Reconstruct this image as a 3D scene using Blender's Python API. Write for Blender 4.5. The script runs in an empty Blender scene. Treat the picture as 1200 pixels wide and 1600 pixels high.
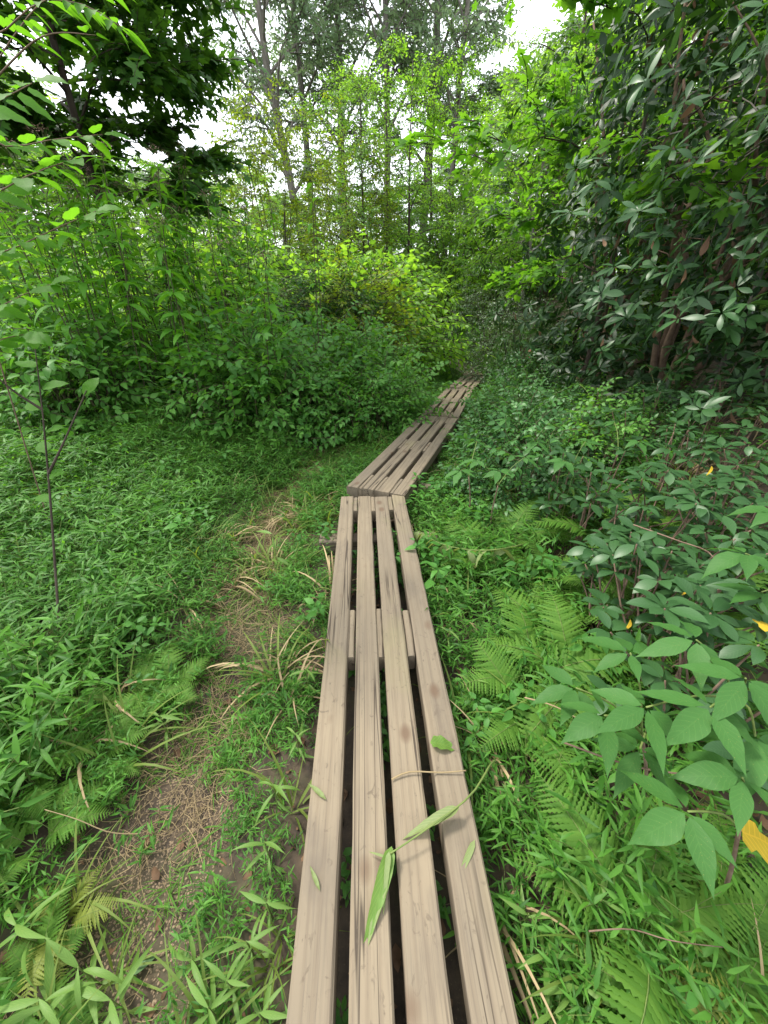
import bpy, bmesh, math, random
import numpy as np
from mathutils import Matrix, Vector
from math import radians, sin, cos, pi

scene = bpy.context.scene
COL = scene.collection

# ------------------------------------------------------------------ camera
FPX, CX, CY = 600.0, 600.0, 800.0          # focal length and centre, in photo pixels (1200 x 1600)
CAMZ = 1.50
PITCH = math.atan(334.0 / FPX)
cd = bpy.data.cameras.new("camera"); cam = bpy.data.objects.new("camera", cd); COL.objects.link(cam)
cd.sensor_fit = 'VERTICAL'; cd.sensor_height = 36.0; cd.lens = 36.0 * FPX / 1600.0
cd.clip_start = 0.02; cd.clip_end = 1000.0
cam.location = (0, 0, CAMZ); cam.rotation_euler = (pi / 2 - PITCH, 0, 0)
scene.camera = cam
# ------------------------------------------------------------------ sky, sun, exposure
SUN_EL, SUN_AZ = radians(57), radians(-62)   # azimuth measured from +Y towards +X
world = bpy.data.worlds.new("World"); scene.world = world; world.use_nodes = True
wn, wl = world.node_tree.nodes, world.node_tree.links
wn.clear()
wo = wn.new('ShaderNodeOutputWorld'); wb = wn.new('ShaderNodeBackground'); sk = wn.new('ShaderNodeTexSky')
sk.sky_type = 'NISHITA'; sk.sun_disc = False; sk.sun_elevation = SUN_EL; sk.sun_rotation = SUN_AZ
sk.dust_density = 4.0; sk.air_density = 1.0; sk.ozone_density = 1.0
wm = wn.new('ShaderNodeMix'); wm.data_type = 'RGBA'
wm.inputs[0].default_value = 0.75
wm.inputs[7].default_value = (8.6, 8.9, 9.0, 1)      # white overcast cloud
wl.new(sk.outputs[0], wm.inputs[6]); wl.new(wm.outputs[2], wb.inputs[0])
wb.inputs[1].default_value = 0.09
wl.new(wb.outputs[0], wo.inputs[0])
sl = bpy.data.lights.new("sun", 'SUN'); sun = bpy.data.objects.new("sun", sl); COL.objects.link(sun)
sl.energy = 1.5; sl.angle = radians(11); sl.color = (1.0, 0.95, 0.86)
sd = Vector((sin(SUN_AZ) * cos(SUN_EL), cos(SUN_AZ) * cos(SUN_EL), sin(SUN_EL)))
sun.rotation_euler = sd.to_track_quat('Z', 'Y').to_euler(); sun.location = (0, 0, 30)
vs = scene.view_settings
vs.view_transform = 'Standard'; vs.look = 'None'; vs.gamma = 1.0; vs.use_curve_mapping = False
vs.exposure = 1.95
scene.render.engine = 'CYCLES'
cy = scene.cycles
cy.use_denoising = True; cy.denoiser = 'OPENIMAGEDENOISE'; cy.denoising_input_passes = 'RGB_ALBEDO_NORMAL'
cy.max_bounces = 9; cy.diffuse_bounces = 6; cy.glossy_bounces = 2; cy.transmission_bounces = 6; cy.transparent_max_bounces = 4
cy.sample_clamp_indirect = 6.0; cy.caustics_reflective = False; cy.caustics_refractive = False

# ------------------------------------------------------------------ photo pixel helpers
FWD = np.array([0, cos(PITCH), -sin(PITCH)]); UPV = np.array([0, sin(PITCH), cos(PITCH)]); RGT = np.array([1.0, 0, 0])
CAMP = np.array([0, 0, CAMZ])
def ray(px, py):
    return FWD + RGT * (px - CX) / FPX + UPV * (CY - py) / FPX
def at_z(px, py, z):
    d = ray(px, py); return CAMP + d * ((z - CAMZ) / d[2])
def at_y(px, py, y):
    d = ray(px, py); return CAMP + d * (y / d[1])
def proj(p):
    v = np.asarray(p) - CAMP
    zc = v @ FWD
    return CX + FPX * (v @ RGT) / zc, CY - FPX * (v @ UPV) / zc, zc

# ------------------------------------------------------------------ boardwalk centre line and terrain
DECK = 0.20
# centre line of each section: near end, far end (x, y, height of the deck)
SECT3 = [((0.0987, -1.10, .20), (-0.0845, 2.583, .20)), ((-0.067, 2.655, .212), (0.690, 4.785, .205)), ((0.705, 4.835, .20), (1.365, 7.11, .085)),
         ((1.385, 7.175, .08), (2.055, 9.16, -.05)), ((2.06, 9.26, -.045), (1.81, 10.95, .12))]
SECT = [(a[:2], b[:2]) for a, b in SECT3]
LINE = np.array([(0.1, -30), (0.099, -1.1), (-0.085, 2.62), (0.695, 4.81), (1.38, 7.14), (2.06, 9.2), (1.82, 10.95), (0.8, 14), (-1, 20), (-4, 60)])
def bx(y):
    return np.interp(y, LINE[:, 1], LINE[:, 0])
def sstep(a, b, v):
    t = np.clip((v - a) / (b - a), 0, 1); return t * t * (3 - 2 * t)
TRACK = np.array([at_z(*p, 0)[:2] for p in ((60, 1640), (150, 1590), (200, 1450), (240, 1330), (300, 1200), (345, 1080), (385, 960), (412, 880), (440, 775))] + [(-0.72, 3.6), (-0.25, 4.6), (0.1, 5.5)])
def dist_poly(x, y, L):
    x = np.atleast_1d(np.asarray(x, float)); y = np.atleast_1d(np.asarray(y, float)); best = np.full(x.shape, 1e9)
    for a, b in zip(L[:-1], L[1:]):
        d = b - a; t = np.clip(((x - a[0]) * d[0] + (y - a[1]) * d[1]) / (d @ d), 0, 1)
        best = np.minimum(best, np.hypot(x - a[0] - t * d[0], y - a[1] - t * d[1]))
    return best
def track_d(x, y):
    return dist_poly(x, y, TRACK)
def board_d(x, y):
    return dist_poly(x, y, np.array([p for s in SECT for p in s]))
def ground(x, y):
    x = np.asarray(x, float); y = np.asarray(y, float)
    dl = bx(y) - x; dr = -dl
    z = 0.22 * sstep(0.9, 4.2, dl) * sstep(1.0, 5.2, y) + np.interp(y, [4.8, 7.1, 9.2, 10.95, 14], [0, -.12, -.25, -.08, .08])
    z = z + 0.42 * np.minimum(np.log1p(np.exp((dr - 1.7) * 3)) / 3, 4.0) * sstep(-3, 1, y)
    z = z + 0.06 * np.maximum(0, np.minimum(y, 40) - 14)
    far = sstep(0.35, 1.2, np.abs(dl))
    z = z + far * 0.035 * (np.sin(x * 2.3 + 1.1) * np.cos(y * 1.9) + 0.6 * np.sin(x * 5.1 + y * 3.3))
    if x.ndim == 0:
        td = track_d(x, y)[0]
    else:
        td = track_d(x.ravel(), y.ravel()).reshape(x.shape)
    return z - 0.05 * (1 - sstep(0.05, 0.4, td))
def gz(x, y):
    return float(ground(np.float64(x), np.float64(y)))

# ------------------------------------------------------------------ materials
def nodes_of(m):
    m.use_nodes = True; nt = m.node_tree; nt.nodes.clear(); return nt, nt.nodes, nt.links
def leaf_mat(name, dark, light, rough=0.45, spec=0.4, trans=0.38, tcol=None, vein=0.0, spots=0.0):
    m = bpy.data.materials.new(name); nt, N, L = nodes_of(m)
    out = N.new('ShaderNodeOutputMaterial'); pb = N.new('ShaderNodeBsdfPrincipled'); tr = N.new('ShaderNodeBsdfTranslucent'); mx = N.new('ShaderNodeMixShader')
    geo = N.new('ShaderNodeNewGeometry'); oi = N.new('ShaderNodeObjectInfo')
    ad = N.new('ShaderNodeMath'); ad.operation = 'MULTIPLY_ADD'; ad.inputs[1].default_value = 0.6
    ml = N.new('ShaderNodeMath'); ml.operation = 'MULTIPLY'; ml.inputs[1].default_value = 0.4
    L.new(oi.outputs['Random'], ml.inputs[0]); L.new(geo.outputs['Random Per Island'], ad.inputs[0]); L.new(ml.outputs[0], ad.inputs[2])
    rp = N.new('ShaderNodeValToRGB')
    rp.color_ramp.elements[0].color = (*dark, 1); rp.color_ramp.elements[1].color = (*light, 1)
    rp.color_ramp.elements[0].position = 0.12; rp.color_ramp.elements[1].position = 0.9
    L.new(ad.outputs[0], rp.inputs[0])
    col = rp.outputs[0]
    if vein > 0 or spots > 0:
        uv = N.new('ShaderNodeUVMap')
        sp = N.new('ShaderNodeSeparateXYZ'); L.new(uv.outputs[0], sp.inputs[0])
        a = N.new('ShaderNodeMath'); a.operation = 'SUBTRACT'; a.inputs[1].default_value = 0.5; L.new(sp.outputs[0], a.inputs[0])
        b = N.new('ShaderNodeMath'); b.operation = 'ABSOLUTE'; L.new(a.outputs[0], b.inputs[0])
        # side veins: stripes on v - |u|
        c = N.new('ShaderNodeMath'); c.operation = 'MULTIPLY_ADD'; c.inputs[1].default_value = -0.45; L.new(b.outputs[0], c.inputs[0]); L.new(sp.outputs[1], c.inputs[2])
        d = N.new('ShaderNodeMath'); d.operation = 'MULTIPLY'; d.inputs[1].default_value = 60; L.new(c.outputs[0], d.inputs[0])
        e = N.new('ShaderNodeMath'); e.operation = 'SINE'; L.new(d.outputs[0], e.inputs[0])
        g = N.new('ShaderNodeMapRange'); g.inputs[1].default_value = 0.72; g.inputs[2].default_value = 1.0; L.new(e.outputs[0], g.inputs[0])
        h = N.new('ShaderNodeMapRange'); h.inputs[1].default_value = 0.035; h.inputs[2].default_value = 0.0; L.new(b.outputs[0], h.inputs[0])
        mxv = N.new('ShaderNodeMath'); mxv.operation = 'MAXIMUM'; L.new(g.outputs[0], mxv.inputs[0]); L.new(h.outputs[0], mxv.inputs[1])
        sc_ = N.new('ShaderNodeMath'); sc_.operation = 'MULTIPLY'; sc_.inputs[1].default_value = vein; L.new(mxv.outputs[0], sc_.inputs[0])
        mc = N.new('ShaderNodeMix'); mc.data_type = 'RGBA'; L.new(sc_.outputs[0], mc.inputs[0]); L.new(col, mc.inputs[6])
        mc.inputs[7].default_value = (light[0] * 1.9, light[1] * 1.5, light[2] * 1.8, 1); col = mc.outputs[2]
        bp = N.new('ShaderNodeBump'); bp.inputs[0].default_value = 0.35; bp.inputs[1].default_value = 0.004; bp.invert = True
        L.new(mxv.outputs[0], bp.inputs[2]); L.new(bp.outputs[0], pb.inputs['Normal'])
        if spots > 0:
            tc = N.new('ShaderNodeTexCoord'); nz = N.new('ShaderNodeTexNoise'); nz.inputs['Scale'].default_value = 55; nz.inputs['Detail'].default_value = 3
            L.new(tc.outputs['Object'], nz.inputs[0])
            r = N.new('ShaderNodeMapRange'); r.inputs[1].default_value = 0.66; r.inputs[2].default_value = 0.74; r.inputs[4].default_value = spots; L.new(nz.outputs[0], r.inputs[0])
            m2 = N.new('ShaderNodeMix'); m2.data_type = 'RGBA'; L.new(r.outputs[0], m2.inputs[0]); L.new(col, m2.inputs[6]); m2.inputs[7].default_value = (0.24, 0.2, 0.06, 1); col = m2.outputs[2]
    L.new(col, pb.inputs['Base Color'])
    pb.inputs['Roughness'].default_value = rough; pb.inputs['Specular IOR Level'].default_value = spec
    tm = N.new('ShaderNodeMix'); tm.data_type = 'RGBA'; tm.blend_type = 'MULTIPLY'; tm.inputs[0].default_value = 1.0
    L.new(col, tm.inputs[6]); tm.inputs[7].default_value = (*(tcol or (1.9, 1.75, 0.7)), 1)
    L.new(tm.outputs[2], tr.inputs[0])
    mx.inputs[0].default_value = trans
    L.new(pb.outputs[0], mx.inputs[1]); L.new(tr.outputs[0], mx.inputs[2]); L.new(mx.outputs[0], out.inputs[0])
    return m
def plain_mat(name, c1, c2, scale=8.0, rough=0.85, bump=0.3, stretch=(1, 1, 1), spec=0.2, dist=0.01, rnd=True):
    m = bpy.data.materials.new(name); nt, N, L = nodes_of(m)
    out = N.new('ShaderNodeOutputMaterial'); pb = N.new('ShaderNodeBsdfPrincipled'); tc = N.new('ShaderNodeTexCoord'); mp = N.new('ShaderNodeMapping')
    nz = N.new('ShaderNodeTexNoise'); nz.inputs['Scale'].default_value = scale; nz.inputs['Detail'].default_value = 5; nz.inputs['Roughness'].default_value = 0.65
    mp.inputs['Scale'].default_value = stretch
    L.new(tc.outputs['Object'], mp.inputs[0]); L.new(mp.outputs[0], nz.inputs[0])
    rp = N.new('ShaderNodeValToRGB'); rp.color_ramp.elements[0].position = 0.3; rp.color_ramp.elements[1].position = 0.7
    rp.color_ramp.elements[0].color = (*c1, 1); rp.color_ramp.elements[1].color = (*c2, 1)
    if rnd:
        geo = N.new('ShaderNodeNewGeometry'); av = N.new('ShaderNodeMath'); av.operation = 'MULTIPLY_ADD'; av.inputs[1].default_value = 0.5; 
        mm = N.new('ShaderNodeMath'); mm.operation = 'SUBTRACT'; mm.inputs[1].default_value = 0.5; L.new(geo.outputs['Random Per Island'], mm.inputs[0])
        L.new(mm.outputs[0], av.inputs[0]); L.new(nz.outputs[0], av.inputs[2]); L.new(av.outputs[0], rp.inputs[0])
    else:
        L.new(nz.outputs[0], rp.inputs[0])
    L.new(rp.outputs[0], pb.inputs['Base Color'])
    bp = N.new('ShaderNodeBump'); bp.inputs[0].default_value = bump; bp.inputs[1].default_value = dist; L.new(nz.outputs[0], bp.inputs[2]); L.new(bp.outputs[0], pb.inputs['Normal'])
    pb.inputs['Roughness'].default_value = rough; pb.inputs['Specular IOR Level'].default_value = spec
    L.new(pb.outputs[0], out.inputs[0]); return m
def wood_mat():
    m = bpy.data.materials.new("weathered_timber"); nt, N, L = nodes_of(m)
    out = N.new('ShaderNodeOutputMaterial'); pb = N.new('ShaderNodeBsdfPrincipled'); tc = N.new('ShaderNodeTexCoord'); oi = N.new('ShaderNodeObjectInfo')
    off = N.new('ShaderNodeVectorMath'); off.operation = 'MULTIPLY_ADD'
    cmb = N.new('ShaderNodeCombineXYZ')
    for i in range(3): L.new(oi.outputs['Random'], cmb.inputs[i])
    off.inputs[1].default_value = (41, 23, 17); L.new(cmb.outputs[0], off.inputs[0]); L.new(tc.outputs['Object'], off.inputs[2])
    def noise(scale_vec, scale, detail=4, dist=0.0, rough=0.6):
        mp = N.new('ShaderNodeMapping'); mp.inputs['Scale'].default_value = scale_vec; L.new(off.outputs[0], mp.inputs[0])
        nz = N.new('ShaderNodeTexNoise'); nz.inputs['Scale'].default_value = scale; nz.inputs['Detail'].default_value = detail; nz.inputs['Distortion'].default_value = dist; nz.inputs['Roughness'].default_value = rough
        L.new(mp.outputs[0], nz.inputs[0]); return nz.outputs[0]
    def rng(v, a, b, c=0.0, d=1.0):
        r = N.new('ShaderNodeMapRange'); r.inputs[1].default_value = a; r.inputs[2].default_value = b; r.inputs[3].default_value = c; r.inputs[4].default_value = d
        L.new(v, r.inputs[0]); return r.outputs[0]
    def mix(f, a, bcol, mode='MIX'):
        x = N.new('ShaderNodeMix'); x.data_type = 'RGBA'; x.blend_type = mode
        L.new(f, x.inputs[0])
        if isinstance(a, tuple): x.inputs[6].default_value = (*a, 1)
        else: L.new(a, x.inputs[6])
        x.inputs[7].default_value = (*bcol, 1); return x.outputs[2]
    # growth rings: bands across the width, slowly drifting along the beam (local Y is the length)
    mp = N.new('ShaderNodeMapping'); mp.inputs['Scale'].default_value = (1, 0.045, 1); L.new(off.outputs[0], mp.inputs[0])
    wv = N.new('ShaderNodeTexWave'); wv.wave_type = 'RINGS'; wv.rings_direction = 'Y'; wv.inputs['Scale'].default_value = 11; wv.inputs['Distortion'].default_value = 3.5; wv.inputs['Detail'].default_value = 2; wv.inputs['Detail Scale'].default_value = 2.0
    L.new(mp.outputs[0], wv.inputs[0])
    fine = noise((1, 0.02, 1), 260, 3)
    blot = noise((1, 0.35, 1), 9, 5)
    big = noise((1, 0.5, 1), 2.3, 3)
    col = mix(rng(big, .35, .7), (0.195, 0.157, 0.107), (0.135, 0.112, 0.082))
    col = mix(rng(wv.outputs[0], 0.45, 1.0, 0, .30), col, (0.105, 0.078, 0.054))
    col = mix(rng(fine, .5, .75, 0, .55), col, (0.085, 0.068, 0.053))
    col = mix(rng(blot, .54, .78, 0, .7), col, (0.085, 0.070, 0.056))
    # knots
    vo = N.new('ShaderNodeTexVoronoi'); mk = N.new('ShaderNodeMapping'); mk.inputs['Scale'].default_value = (1, .62, 1)
    L.new(off.outputs[0], mk.inputs[0]); L.new(mk.outputs[0], vo.inputs[0]); vo.inputs['Scale'].default_value = 6.5
    col = mix(rng(vo.outputs['Distance'], .17, .07, 0, .85), col, (0.10, 0.065, 0.042))
    # drying checks: thin dark lines along the grain
    ck = noise((1, 0.022, 1), 26, 2, 0.4, .4)
    ab = N.new('ShaderNodeMath'); ab.operation = 'SUBTRACT'; ab.inputs[1].default_value = 0.5; L.new(ck, ab.inputs[0])
    ab2 = N.new('ShaderNodeMath'); ab2.operation = 'ABSOLUTE'; L.new(ab.outputs[0], ab2.inputs[0])
    msk = rng(noise((1, .25, 1), 3.1, 2), .45, .54)
    cr = N.new('ShaderNodeMath'); cr.operation = 'MULTIPLY'; L.new(rng(ab2.outputs[0], .020, .007), cr.inputs[0]); L.new(msk, cr.inputs[1])
    crs = N.new('ShaderNodeMath'); crs.operation = 'MULTIPLY'; crs.inputs[1].default_value = .85; L.new(cr.outputs[0], crs.inputs[0])
    col = mix(crs.outputs[0], col, (0.03, 0.022, 0.016))
    # green algae tint here and there
    al = noise((1, .6, 1), 2.0, 4); col = mix(rng(al, .58, .8, 0, .5), col, (0.20, 0.19, 0.085))
    # dirt flecks
    fl = noise((1, .6, 1), 34, 5, 1.5); col = mix(rng(fl, .60, .70, 0, .7), col, (0.09, 0.07, 0.05))
    L.new(col, pb.inputs['Base Color'])
    b1 = N.new('ShaderNodeBump'); b1.inputs[0].default_value = .5; b1.inputs[1].default_value = .002; L.new(fine, b1.inputs[2])
    b2 = N.new('ShaderNodeBump'); b2.invert = True; b2.inputs[0].default_value = .9; b2.inputs[1].default_value = .006; L.new(cr.outputs[0], b2.inputs[2]); L.new(b1.outputs[0], b2.inputs['Normal'])
    b3 = N.new('ShaderNodeBump'); b3.inputs[0].default_value = .12; b3.inputs[1].default_value = .002; L.new(wv.outputs[0], b3.inputs[2]); L.new(b2.outputs[0], b3.inputs['Normal'])
    L.new(b3.outputs[0], pb.inputs['Normal'])
    pb.inputs['Roughness'].default_value = .8; pb.inputs['Specular IOR Level'].default_value = .25
    L.new(pb.outputs[0], out.inputs[0]); return m
def ground_mat():
    m = bpy.data.materials.new("forest_soil"); nt, N, L = nodes_of(m)
    out = N.new('ShaderNodeOutputMaterial'); pb = N.new('ShaderNodeBsdfPrincipled'); tc = N.new('ShaderNodeTexCoord')
    def noise(s, d=6):
        z = N.new('ShaderNodeTexNoise'); z.inputs['Scale'].default_value = s; z.inputs['Detail'].default_value = d; z.inputs['Roughness'].default_value = .65; L.new(tc.outputs['Object'], z.inputs[0]); return z.outputs[0]
    def ramp(v, a, ca, b, cb):
        r = N.new('ShaderNodeValToRGB'); r.color_ramp.elements[0].position = a; r.color_ramp.elements[1].position = b; r.color_ramp.elements[0].color = (*ca, 1); r.color_ramp.elements[1].color = (*cb, 1); L.new(v, r.inputs[0]); return r.outputs[0]
    n1, n2, n3 = noise(17, 8), noise(130, 5), noise(1.7, 4)
    base = ramp(n1, .3, (.016, .011, .007), .72, (.072, .050, .030))
    x = N.new('ShaderNodeMix'); x.data_type = 'RGBA'; r = N.new('ShaderNodeMapRange'); r.inputs[1].default_value = .5; r.inputs[2].default_value = .68; r.inputs[4].default_value = .7; L.new(n3, r.inputs[0])
    L.new(r.outputs[0], x.inputs[0]); L.new(base, x.inputs[6]); x.inputs[7].default_value = (.052, .062, .018, 1)
    y = N.new('ShaderNodeMix'); y.data_type = 'RGBA'; r2 = N.new('ShaderNodeMapRange'); r2.inputs[1].default_value = .58; r2.inputs[2].default_value = .72; r2.inputs[4].default_value = .6; L.new(n2, r2.inputs[0])
    L.new(r2.outputs[0], y.inputs[0]); L.new(x.outputs[2], y.inputs[6]); y.inputs[7].default_value = (.120, .086, .052, 1)
    L.new(y.outputs[2], pb.inputs['Base Color'])
    b = N.new('ShaderNodeBump'); b.inputs[0].default_value = .8; b.inputs[1].default_value = .03; L.new(n1, b.inputs[2])
    b2 = N.new('ShaderNodeBump'); b2.inputs[0].default_value = 1.0; b2.inputs[1].default_value = .012; L.new(n2, b2.inputs[2]); L.new(b.outputs[0], b2.inputs['Normal'])
    L.new(b2.outputs[0], pb.inputs['Normal']); pb.inputs['Roughness'].default_value = .9
    L.new(pb.outputs[0], out.inputs[0]); return m

M = {}
M['wood'] = wood_mat(); M['soil'] = ground_mat()
M['stilt'] = leaf_mat('stiltgrass_green', (.026, .098, .012), (.098, .250, .034), .5, .22, .40)
M['herb'] = leaf_mat('herb_green', (.040, .138, .024), (.092, .250, .042), .5, .25, .4)
M['joe'] = leaf_mat('tall_weed_green', (0.054, 0.173, 0.017), (0.124, 0.313, 0.035), .5, .2, .48)
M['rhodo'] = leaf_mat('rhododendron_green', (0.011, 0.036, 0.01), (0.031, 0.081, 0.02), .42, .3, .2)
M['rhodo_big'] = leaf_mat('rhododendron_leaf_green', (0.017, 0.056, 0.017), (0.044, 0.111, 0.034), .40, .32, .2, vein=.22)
M['laurel'] = leaf_mat('laurel_green', (.055, .115, .045), (.110, .190, .085), .35, .5, .25)
M['palm'] = leaf_mat('palmate_leaf_green', (0.033, 0.103, 0.022), (0.055, 0.152, 0.033), .55, .2, .32, vein=.16, spots=.7)
M['oval'] = leaf_mat('oval_leaf_green', (.055, .170, .014), (.090, .240, .024), .55, .15, .6, vein=.2)
M['fern'] = leaf_mat('fern_green', (0.059, 0.149, 0.018), (0.104, 0.216, 0.029), .6, .2, .4)
M['fern_yellow'] = leaf_mat('fern_yellow_green', (.130, .170, .025), (.190, .235, .040), .55, .3, .4)
M['tree_dark'] = leaf_mat('dark_tree_green', (.020, .068, .012), (.055, .140, .022), .5, .2, .38)
M['tree_mid'] = leaf_mat('mid_tree_green', (0.06, 0.15, 0.026), (0.126, 0.258, 0.048), .5, .35, .45)
M['tree_bright'] = leaf_mat('bright_tree_green', (0.103, 0.244, 0.028), (0.213, 0.399, 0.058), .5, .35, .5)
M['tree_yellow'] = leaf_mat('yellow_green_vine', (.085, .155, .016), (.200, .270, .030), .5, .25, .45)
M['tree_hazed'] = leaf_mat('hazed_tree_green', (.125, .200, .105), (.210, .300, .165), .5, .3, .5, (1.4, 1.4, 1.0))  # grey-green lightened so the leaf colour stands in for distant haze
M['maple'] = leaf_mat('maple_green', (.060, .175, .018), (.125, .290, .032), .5, .2, .5)
M['yellow'] = leaf_mat('yellow_leaf', (.38, .24, .02), (.55, .40, .035), .6, .3, .3, (1.2, 1.1, .6), vein=.3, spots=.9)
M['straw'] = leaf_mat('dry_straw', (.22, .165, .09), (.40, .31, .17), .7, .2, .2, (1, 1, .9))
M['dead'] = leaf_mat('dead_leaf_brown', (.060, .032, .018), (.190, .115, .065), .7, .2, .2, (1.1, 1, .8))
M['wilt'] = leaf_mat('wilted_leaf_green', (0.111, 0.162, 0.055), (0.178, 0.23, 0.085), .55, .3, .3, vein=.25)
M['reed'] = leaf_mat('reed_green', (.080, .165, .030), (.125, .225, .045), .5, .25, .35, vein=.25, spots=.5)
M['drygreen'] = leaf_mat('tall_grass_green', (.075, .130, .022), (.160, .220, .050), .55, .2, .4)
M['bush'] = leaf_mat('bush_green', (.046, .155, .024), (.120, .290, .046), .5, .3, .42)
M['herb_dark'] = leaf_mat('low_bush_green', (.024, .088, .024), (.075, .195, .046), .45, .35, .3)
M['pink'] = leaf_mat('faded_flower_pink', (.20, .13, .10), (.36, .25, .20), .8, .1, .2, (1, 1, 1))
M['bark'] = plain_mat('grey_bark', (.085, .075, .065), (.210, .190, .165), 9, stretch=(1, 1, .25), bump=.6, rnd=False)
M['bark_dark'] = plain_mat('dark_bark', (.022, .017, .013), (.075, .058, .045), 10, stretch=(1, 1, .25), bump=.6, rnd=False)
M['bark_brown'] = plain_mat('brown_twig_bark', (.085, .055, .038), (.20, .140, .100), 22, bump=.4, rnd=False)
M['stem'] = plain_mat('green_stem', (.075, .120, .030), (.150, .190, .055), 12, .6, .1, rnd=False)
M['stem_dark'] = plain_mat('dark_weed_stem', (.035, .035, .018), (.090, .085, .040), 12, .7, .1, rnd=False)
M['pebble'] = plain_mat('tan_pebble', (.070, .050, .033), (.290, .215, .140), 30, .8, .2)

# ------------------------------------------------------------------ triangle templates: (V, F, UV, material index)
def tpl(V, F, UV=None, mi=0):
    V = np.asarray(V, float); F = np.asarray(F, int)
    UV = np.zeros((len(V), 2)) if UV is None else np.asarray(UV, float)
    return V, F, UV, np.full(len(F), mi, int)
def join(ts):
    ts = [t for t in ts if t is not None and len(t[0])]
    if not ts: return (np.zeros((0, 3)), np.zeros((0, 3), int), np.zeros((0, 2)), np.zeros(0, int))
    o = 0; Fs = []
    for t in ts: Fs.append(t[1] + o); o += len(t[0])
    return np.concatenate([t[0] for t in ts]), np.concatenate(Fs), np.concatenate([t[2] for t in ts]), np.concatenate([t[3] for t in ts])
def remat(t, mi): return t[0], t[1], t[2], np.full(len(t[1]), mi, int)
def inst(t, A, T):
    """copies of a template: A (N,3,3) columns = axes (scaled), T (N,3)"""
    A = np.asarray(A, float); T = np.asarray(T, float); n = len(T)
    if n == 0: return None
    V = np.einsum('nij,vj->nvi', A, t[0]) + T[:, None, :]
    nv = len(t[0]); F = t[1][None] + (np.arange(n) * nv)[:, None, None]
    return V.reshape(-1, 3), F.reshape(-1, 3), np.tile(t[2], (n, 1)), np.tile(t[3], n)
def frames(D, S=1.0, up=None, roll=None):
    """frames whose Y axis is D, Z near up"""
    D = np.atleast_2d(np.asarray(D, float)); D = D / (np.linalg.norm(D, axis=1, keepdims=True) + 1e-9)
    U = np.array([[0, 0, 1.0]]) if up is None else np.atleast_2d(up)
    U = np.broadcast_to(U, D.shape)
    X = np.cross(D, U); bad = np.linalg.norm(X, axis=1) < 1e-3
    X[bad] = np.cross(D[bad], np.array([0.3, 1, 0]))
    X /= np.linalg.norm(X, axis=1, keepdims=True) + 1e-9
    Z = np.cross(X, D)
    if roll is not None:
        c, s = np.cos(roll)[:, None], np.sin(roll)[:, None]; X, Z = X * c + Z * s, Z * c - X * s
    A = np.stack([X, D, Z], axis=2)
    S = np.broadcast_to(np.asarray(S, float), (len(D),)) if np.ndim(S) < 2 else S
    return A * (S[:, None, None] if S.ndim == 1 else S[:, None, :])
def leaf(L=1.0, W=.3, n=4, prof='ell', fold=.22, droop=.15, wave=0.0, mi=0):
    t = np.linspace(0, 1, n + 1)
    p = {'ell': t ** .95, 'ovate': t ** .62, 'obov': t ** 1.35, 'lance': t ** .55, 'blade': t ** .4, 'acum': t ** .72}[prof]
    w = W / 2 * np.sin(pi * p) ** {'blade': .7, 'acum': 1.35}.get(prof, .85)
    ang = droop * 2 * t
    y = np.concatenate([[0], np.cumsum(np.cos(ang[1:]) / n)]) * L; z = -np.concatenate([[0], np.cumsum(np.sin(ang[1:]) / n)]) * L
    V = [(0, 0, 0)]; UV = [(.5, 0)]; F = []
    for i in range(1, n):
        wz = wave * W * sin(i * 2.4)
        V += [(-w[i], y[i], z[i] + fold * w[i] + wz), (0, y[i], z[i]), (w[i], y[i], z[i] + fold * w[i] - wz)]
        UV += [(0, t[i]), (.5, t[i]), (1, t[i])]
    V.append((0, y[n], z[n])); UV.append((.5, 1)); e = len(V) - 1
    F += [(0, 2, 1), (0, 3, 2)]
    for i in range(n - 2):
        a = 1 + 3 * i; b = a + 3
        F += [(a, a + 1, b + 1), (a, b + 1, b), (a + 1, a + 2, b + 2), (a + 1, b + 2, b + 1)]
    a = 1 + 3 * (n - 2); F += [(a, a + 1, e), (a + 1, a + 2, e)]
    return tpl(V, F, UV, mi)
def lobed(L=1.0, mi=0):
    """a five-lobed maple-like leaf, lying along +Y"""
    pol = [(0, 0), (18, .34), (35, .62), (22, .40 + .1), (58, .98 * .86), (72, .55), (90, 1.0)]
    pts = [(.0, .0), (.22, -.08), (.42, .02), (.30, .16), (.56, .34), (.52, .50), (.27, .46), (.20, .66), (.0, 1.0)]
    pts = pts + [(-x, y) for x, y in reversed(pts[1:-1])]
    V = [(0, .32, .03)] + [(x, y, -.09 * (x * x * 2) - .08 * y * y) for x, y in pts]; n = len(pts)
    F = [(0, 1 + i, 1 + (i + 1) % n) for i in range(n)]
    t = tpl(np.array(V) * L, F, [(.5 + v[0], v[1]) for v in V], mi); return t
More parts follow.
